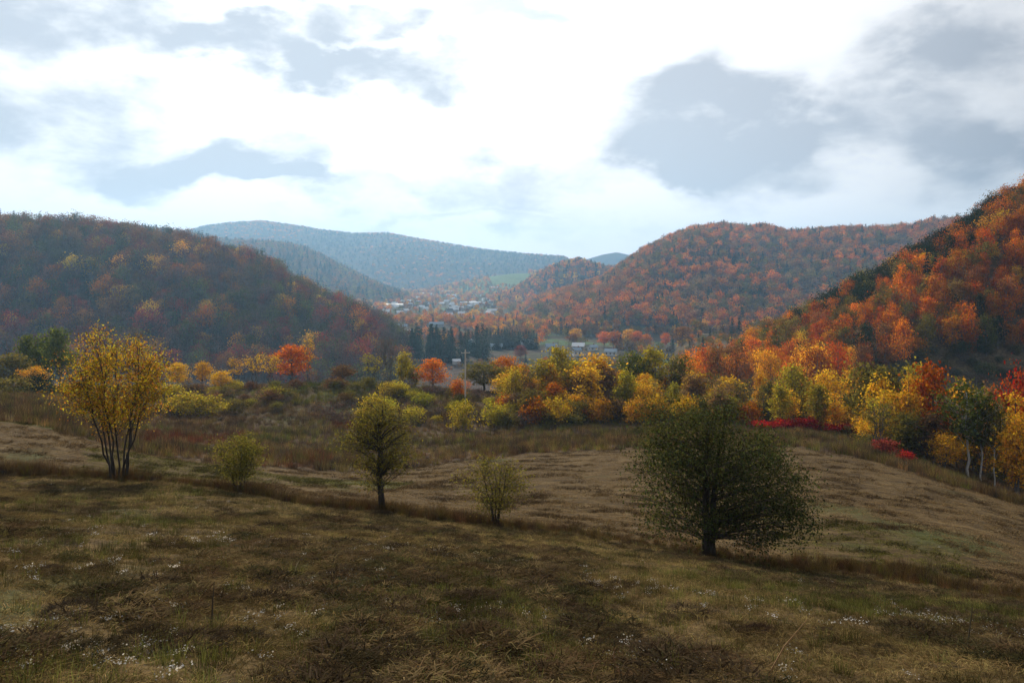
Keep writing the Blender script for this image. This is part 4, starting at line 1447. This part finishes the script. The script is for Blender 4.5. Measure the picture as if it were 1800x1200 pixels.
# tussocks of raked hay, the large ones one by one
TU = [clump(100 + i, 620, .13, .010, .27, .7, .75, name='tussock', mt=M_HAY, seg=2, core=.20) for i in range(4)]
spots = [(155, 1012, .9), (75, 1012, .8), (310, 1010, .55), (15, 905, .9), (95, 918, .6), (375, 1062, .8), (380, 1000, .4), (660, 1035, .8), (770, 1090, .9), (250, 1140, 1.1), (330, 1145, 1.0),
         (120, 1085, .8), (420, 1135, .9), (590, 1190, 1.1), (1040, 1095, .9), (1005, 1078, .7), (1330, 1115, .7), (560, 1050, .5), (700, 1030, .5), (270, 990, .4), (200, 985, .4), (450, 1000, .5), (650, 1010, .4),
         (880, 1060, .5), (925, 1060, .5), (1175, 1095, .6), (1270, 1060, .5), (1450, 1110, .5), (800, 1130, .7), (1100, 1130, .7), (690, 1150, .8), (1550, 1145, .5), (1250, 1160, .7), (480, 1060, .5), (150, 1165, .9),
         (50, 1140, .8), (920, 1150, .7), (1700, 1130, .4), (530, 960, .4), (350, 955, .35), (740, 985, .35), (820, 1010, .4)]
for i, (px, py, s) in enumerate(spots):
    x, y, z = on_ground(px, py, 4.5, 36)
    o = link('hay_tussock', TU[i % 4])
    o.location = (x, y, z - .02)
    o.rotation_euler = (r.uniform(-.2, .2), r.uniform(-.2, .2), r.uniform(0, 6))
    s *= r.uniform(.9, 1.15)
    o.scale = (s * 1.35, s * 1.1, s * .75)
    o.color = (*[float(v) for v in jit(r, (.046, .033, .020), .25)], 1)
    far_ = 'nearest the bottom edge' if py > 1100 else ('in the middle' if py > 1020 else 'towards the bank of lone trees')
    tag(o, ('large' if s > .75 else 'small') + ' dark tussock of matted hay on the foreground slope, ' + far_, 'hay', 'hay tussocks on the slope ' + far_ + (' large' if s > .75 else ' small'))

# pale seed fluff caught in the hay
def fluff(seed):
    rr = np.random.default_rng(seed)
    P = rr.normal(0, 1, (26, 3)) * np.array([.07, .05, .016]) + np.array([0, 0, .05])
    v, q = leaf_quads(rr, P, .026)
    return qmesh('fluff', v, q, [M_GRASSI])


SET_FL = protoset([fluff(i) for i in range(4)])
cen = [(170, 938, 5), (350, 945, 10), (380, 950, 8), (105, 1010, 10), (75, 975, 6), (630, 1015, 12), (510, 960, 8), (680, 962, 14), (760, 968, 14), (810, 980, 10), (800, 1085, 12), (640, 1010, 6), (430, 1028, 3),
       (330, 1050, 4), (180, 1110, 10), (210, 1150, 14), (60, 1150, 12), (590, 1100, 8), (1160, 1150, 8), (1205, 1165, 5), (1745, 1110, 16), (1640, 1088, 14), (1280, 1052, 10), (1145, 1035, 8), (960, 1085, 8), (500, 1085, 5), (480, 1045, 4),
       (250, 1000, 5), (1010, 1030, 5), (900, 990, 6), (1560, 1060, 5), (1400, 1080, 5)]
fp = []
for px, py, m in cen:
    x, y, z = on_ground(px, py, 4.5, 38)
    sx = 1.2 + y * .05
    fp += [(x + r.normal(0, .28 * sx), y + r.normal(0, .35 * sx)) for _ in range(m)]
xs, ys = fieldpts(110, 5, 36, .9)
fp += list(zip(xs, ys))
fp = np.array(fp); n = len(fp)
z = height(fp[:, 0], fp[:, 1]) + .03
scatter('seed_fluff', SET_FL, np.stack([fp[:, 0], fp[:, 1], z], 1), r.uniform(0, 6.3, n), np.stack([r.uniform(.4, 1.2, n), r.uniform(.4, 1.2, n), r.uniform(.3, .9, n)], 1), r.integers(0, 4, n), np.full((n, 3), .66) * r.uniform(.5, 1.1, (n, 1)), 'white fluffy seed down strewn over the foreground hay', 'seed fluff')

# a few single stalks standing up out of the hay
for (px, py, hh, ln, col, lab) in [(372, 1092, .42, .05, (.05, .04, .03), 'dark upright stalk standing in the greenest hay patch'),
                                   (515, 1008, .3, .5, (.45, .36, .2), 'short pale straw sticking out of the brown hay'),
                                   (1345, 1190, .55, .75, (.34, .2, .09), 'long orange straw leaning at the bottom of the slope'),
                                   (1700, 1140, .6, .15, (.06, .05, .03), 'dark thin stalk near the white fluff patch')]:
    x, y, z = on_ground(px, py, 4.5, 36)
    a = Acc(); a.add(*tube(np.array([[0, 0, -.03], [ln * hh * .45, 0, hh * .55], [ln * hh, 0.02, hh]]), np.array([.009, .007, .003]), 5))
    o = link('stalk', a.mesh('stalk', flat_mat('stalk', col, .8), True)); o.location = (x, y, z)
    tag(o, lab, 'stalk')

# long dead grass along the old fence line
TG = [clump(200 + i, 60, .95, .014, .30, .32, .0, name='tall', mt=M_GRASSI, seg=3) for i in range(4)]
SET_TG = protoset(TG)
n = 3600
px = r.uniform(-120, 1950, n)
hy = hermite(px, PX, HEDGE_Y)
wide = np.interp(px, [0, 300, 1000, 1300, 1800], [1.0, .9, 1.1, 2.0, 2.2])
y = hy + r.normal(0.2, .5, n) * wide
x = (px - 900) / F * y
z = height(x, y)
c = palette(r, n, ['brown', 'tan', 'bare', 'olive'], [.5, .3, .3, .15], .45)[0] * np.array([.54, .58, .54])
s = r.uniform(.3, .72, n) * np.interp(px, [0, 1000, 1300, 1800], [.72, .62, .68, .78]) * (1 + 1.1 * fbm(x * .35, y * .35, 3))
scatter('long_grass', SET_TG, np.stack([x, y, z], 1), r.uniform(0, 6.3, n), s, r.integers(0, 4, n), c, 'strip of long dead brown grass on the bank under the row of lone trees', 'long grass')

# second field: stubble lying in rows
SB = [clump(300 + i, 40, .16, .022, .34, .8, .8, name='stubble', mt=M_GRASSI, seg=2) for i in range(3)]
SB += [clump(310 + i, 60, .26, .022, .40, .8, .45, name='stubble', mt=M_GRASSI, seg=2) for i in range(2)]
SET_SB = protoset(SB)
n = 30000
y = r.uniform(27, 84, n); x = r.uniform(-.76, .76, n) * y
pxx = pxof(x, y)
k = (y > hermite(pxx, PX, HEDGE_Y) + .6) & (y < hermite(pxx, PX, BOUND_Y) + 1)
x, y = x[k], y[k]; n = len(x); z = height(x, y)
rows_ = fbm((x * .20 + y * .98) * 1.7, (x * .98 - y * .20) * .62, 3)
idx = np.where(rows_ > .18, 3 + r.integers(0, 2, n), r.integers(0, 3, n))
c = np.where((rows_ > .24)[:, None], np.array([[.080, .054, .026]]), np.array([[.180, .126, .058]]))
gg = fbm(x * .06, y * .06 + 8, 3)
c = np.where((gg > .3)[:, None], c * np.array([.72, .98, .55]), c)
c = c * r.uniform(.65, 1.35, (n, 1))
scatter('mown_grass', SET_SB, np.stack([x, y, z], 1), r.uniform(0, 6.3, n), np.stack([r.uniform(.8, 1.3, n)] * 2 + [r.uniform(.6, 1.2, n)], 1), idx, c, 'tan mown grass with darker raked lines on the rounded second field', 'grass')

# weedy meadow
WD = [clump(400 + i, 46, 1.05, .03, .55, .28, .0, name='weed', mt=M_GRASSI, seg=2) for i in range(4)]
SET_WD = protoset(WD)
n = 32000
y = 52 + 110 * r.random(n) ** .8; x = r.uniform(-.78, .78, n) * y
pxx = pxof(x, y)
k = (y > hermite(pxx, PX, BOUND_Y) + .3) & (y < hermite(pxx, PX, BANK_Y) + 10)
x, y, pxx = x[k], y[k], pxx[k]; n = len(x); z = height(x, y)
py = HZ - z / y * F
pm = fbm(x * .06, y * .11 + 40, 4)
c, _ = palette(r, n, ['brown', 'bare', 'tan', 'olive'], np.stack([.40 + pm, .32 - .5 * pm, .32 + .5 * pm, .22 - pm], 1).clip(.01), .35)
c = c * np.array([.74, .86, .82]) * (1 + .9 * fbm(x * .25, y * .25 + 11, 3))[:, None].clip(.3, 1.8)
gg = fbm(x * .035, y * .05 + 3, 3)
c = np.where((gg > .25)[:, None], c * np.array([.85, 1.15, .6]), c)
red = (r.random(n) < .4) & ((np.abs(pxx - 340) < 90) & (np.abs(py - 772) < 12)) | ((np.abs(pxx - 615) < 30) & (np.abs(py - 749) < 5)) | ((np.abs(pxx - 520) < 60) & (np.abs(py - 812) < 10) & (r.random(n) < .25))
c = np.where(red[:, None], np.array([[.14, .048, .022]]) * r.uniform(.6, 1.3, (n, 1)), c)
wht = (r.random(n) < .004)
c = np.where(wht[:, None], .42, c)
s = r.uniform(.35, .85, n) * (1 + .8 * fbm(x * .2, y * .2 + 5, 3))
s = np.where(wht, s * .45, s)
scatter('meadow_weeds', SET_WD, np.stack([x, y, z], 1), r.uniform(0, 6.3, n), s, r.integers(0, 4, n), c, 'brown dead weeds filling the meadow between the mown field and the tree belt', 'weeds')

# scrub on the open part of the near hillside
r = np.random.default_rng(88)
for i in range(70):
    px = r.uniform(1440, 1830)
    lo, hi = np.interp(px, [1440, 1600, 1830], [640, 625, 600]), np.interp(px, [1440, 1600, 1830], [680, 700, 720])
    x, y, z = on_ground(px, r.uniform(lo, hi), 190, 330)
    ci = r.choice(3)
    s = r.uniform(.7, 1.7)
    plant(['shrub0', 'twiggy0', 'shrub2'][ci], 'scrub_bush', (x, y, z), r.uniform(0, 6), s, jit(r, [(.10, .095, .035), (.12, .085, .05), (.07, .075, .032)][ci], .2),
          ['dull green', 'grey-brown twiggy', 'dark green'][ci] + ' scrub bush on the open brown slope under the orange wood', 'bush', ['dull green', 'grey-brown', 'dark green'][ci] + ' scrub on the open slope')

# ------------------------------------------------------------------ added clouds above the view, shaped to darken the field corner and hill foot
def shade_cloud(seed, cx, cy, rx, ry, alt, thick, label, rot=0):
    # placed so that its shade falls around (cx, cy) on the ground
    t = alt / sdir.z
    nu, nv = 72, 36
    u = np.linspace(0, 2 * np.pi, nu, endpoint=False); v_ = np.linspace(-1, 1, nv) * np.pi / 2 * .995
    uu, vv = np.meshgrid(u, v_)
    d = np.stack([np.cos(vv) * np.cos(uu), np.cos(vv) * np.sin(uu), np.sin(vv)], -1)
    k = 1 + .55 * fbm(d[..., 0] * 1.6 + seed * 7 + d[..., 2] * 1.3 + 20, d[..., 1] * 1.6 + d[..., 2] * .9 + 20, 5)
    P = d * k[..., None] * np.array([rx, ry, thick])
    P[..., 2] = np.where(P[..., 2] < 0, P[..., 2] * .35, P[..., 2])
    idx = np.arange(nu * nv).reshape(nv, nu)
    q = np.stack([idx[:-1], np.roll(idx, -1, 1)[:-1], np.roll(idx, -1, 1)[1:], idx[1:]], -1).reshape(-1, 4)
    m, n = mat('shade_cloud_white')
    dd = mk(n.nt, 'ShaderNodeBsdfDiffuse'); dd.inputs[0].default_value = (.85, .86, .88, 1)
    tt = mk(n.nt, 'ShaderNodeBsdfTranslucent'); tt.inputs[0].default_value = (.85, .86, .88, 1)
    mx = mk(n.nt, 'ShaderNodeMixShader'); n.link(dd.outputs[0], mx.inputs[1]); n.link(tt.outputs[0], mx.inputs[2])
    out(n, mx.outputs[0])
    o = link('shade_cloud', qmesh('shade_cloud', P.reshape(-1, 3), q, [m], True))
    o.location = (cx + sdir.x * t, cy + sdir.y * t, alt)
    o.rotation_euler = (0, 0, rot)
    tag(o, label, 'shade_cloud')


shade_cloud(2, 88, 74, 125, 46, 760, 30, 'unseen cloudy shell added to shade the dark green tree and the field corner beyond it', math.atan2(.80, .6))
shade_cloud(4, 150, 930, 120, 110, 1500, 50, 'unseen cloudy shell added to shade the foot of the long orange hill', 0)

# ------------------------------------------------------------------ haze
v = np.array([[a, b, c] for a in (-7100., 7100.) for b in (-60., 5400.) for c in (-215., 325.)])
q = np.array([[0, 1, 3, 2], [4, 6, 7, 5], [0, 4, 5, 1], [2, 3, 7, 6], [0, 2, 6, 4], [1, 5, 7, 3]])
m, n = mat('haze')
pv = mk(n.nt, 'ShaderNodeVolumePrincipled')
pv.inputs['Color'].default_value = (.36, .65, 1.0, 1)
pv.inputs['Density'].default_value = 1.6e-4
pv.inputs['Anisotropy'].default_value = 0.45
pv.inputs['Density Attribute'].default_value = ''
o_ = mk(n.nt, 'ShaderNodeOutputMaterial')
n.link(pv.outputs[0], o_.inputs['Volume'])
hz_o = link('haze', qmesh('haze', v, q, [m]))
hz_o['kind'] = 'stuff'
hz_o['label'] = 'pale blue haze filling the valley'
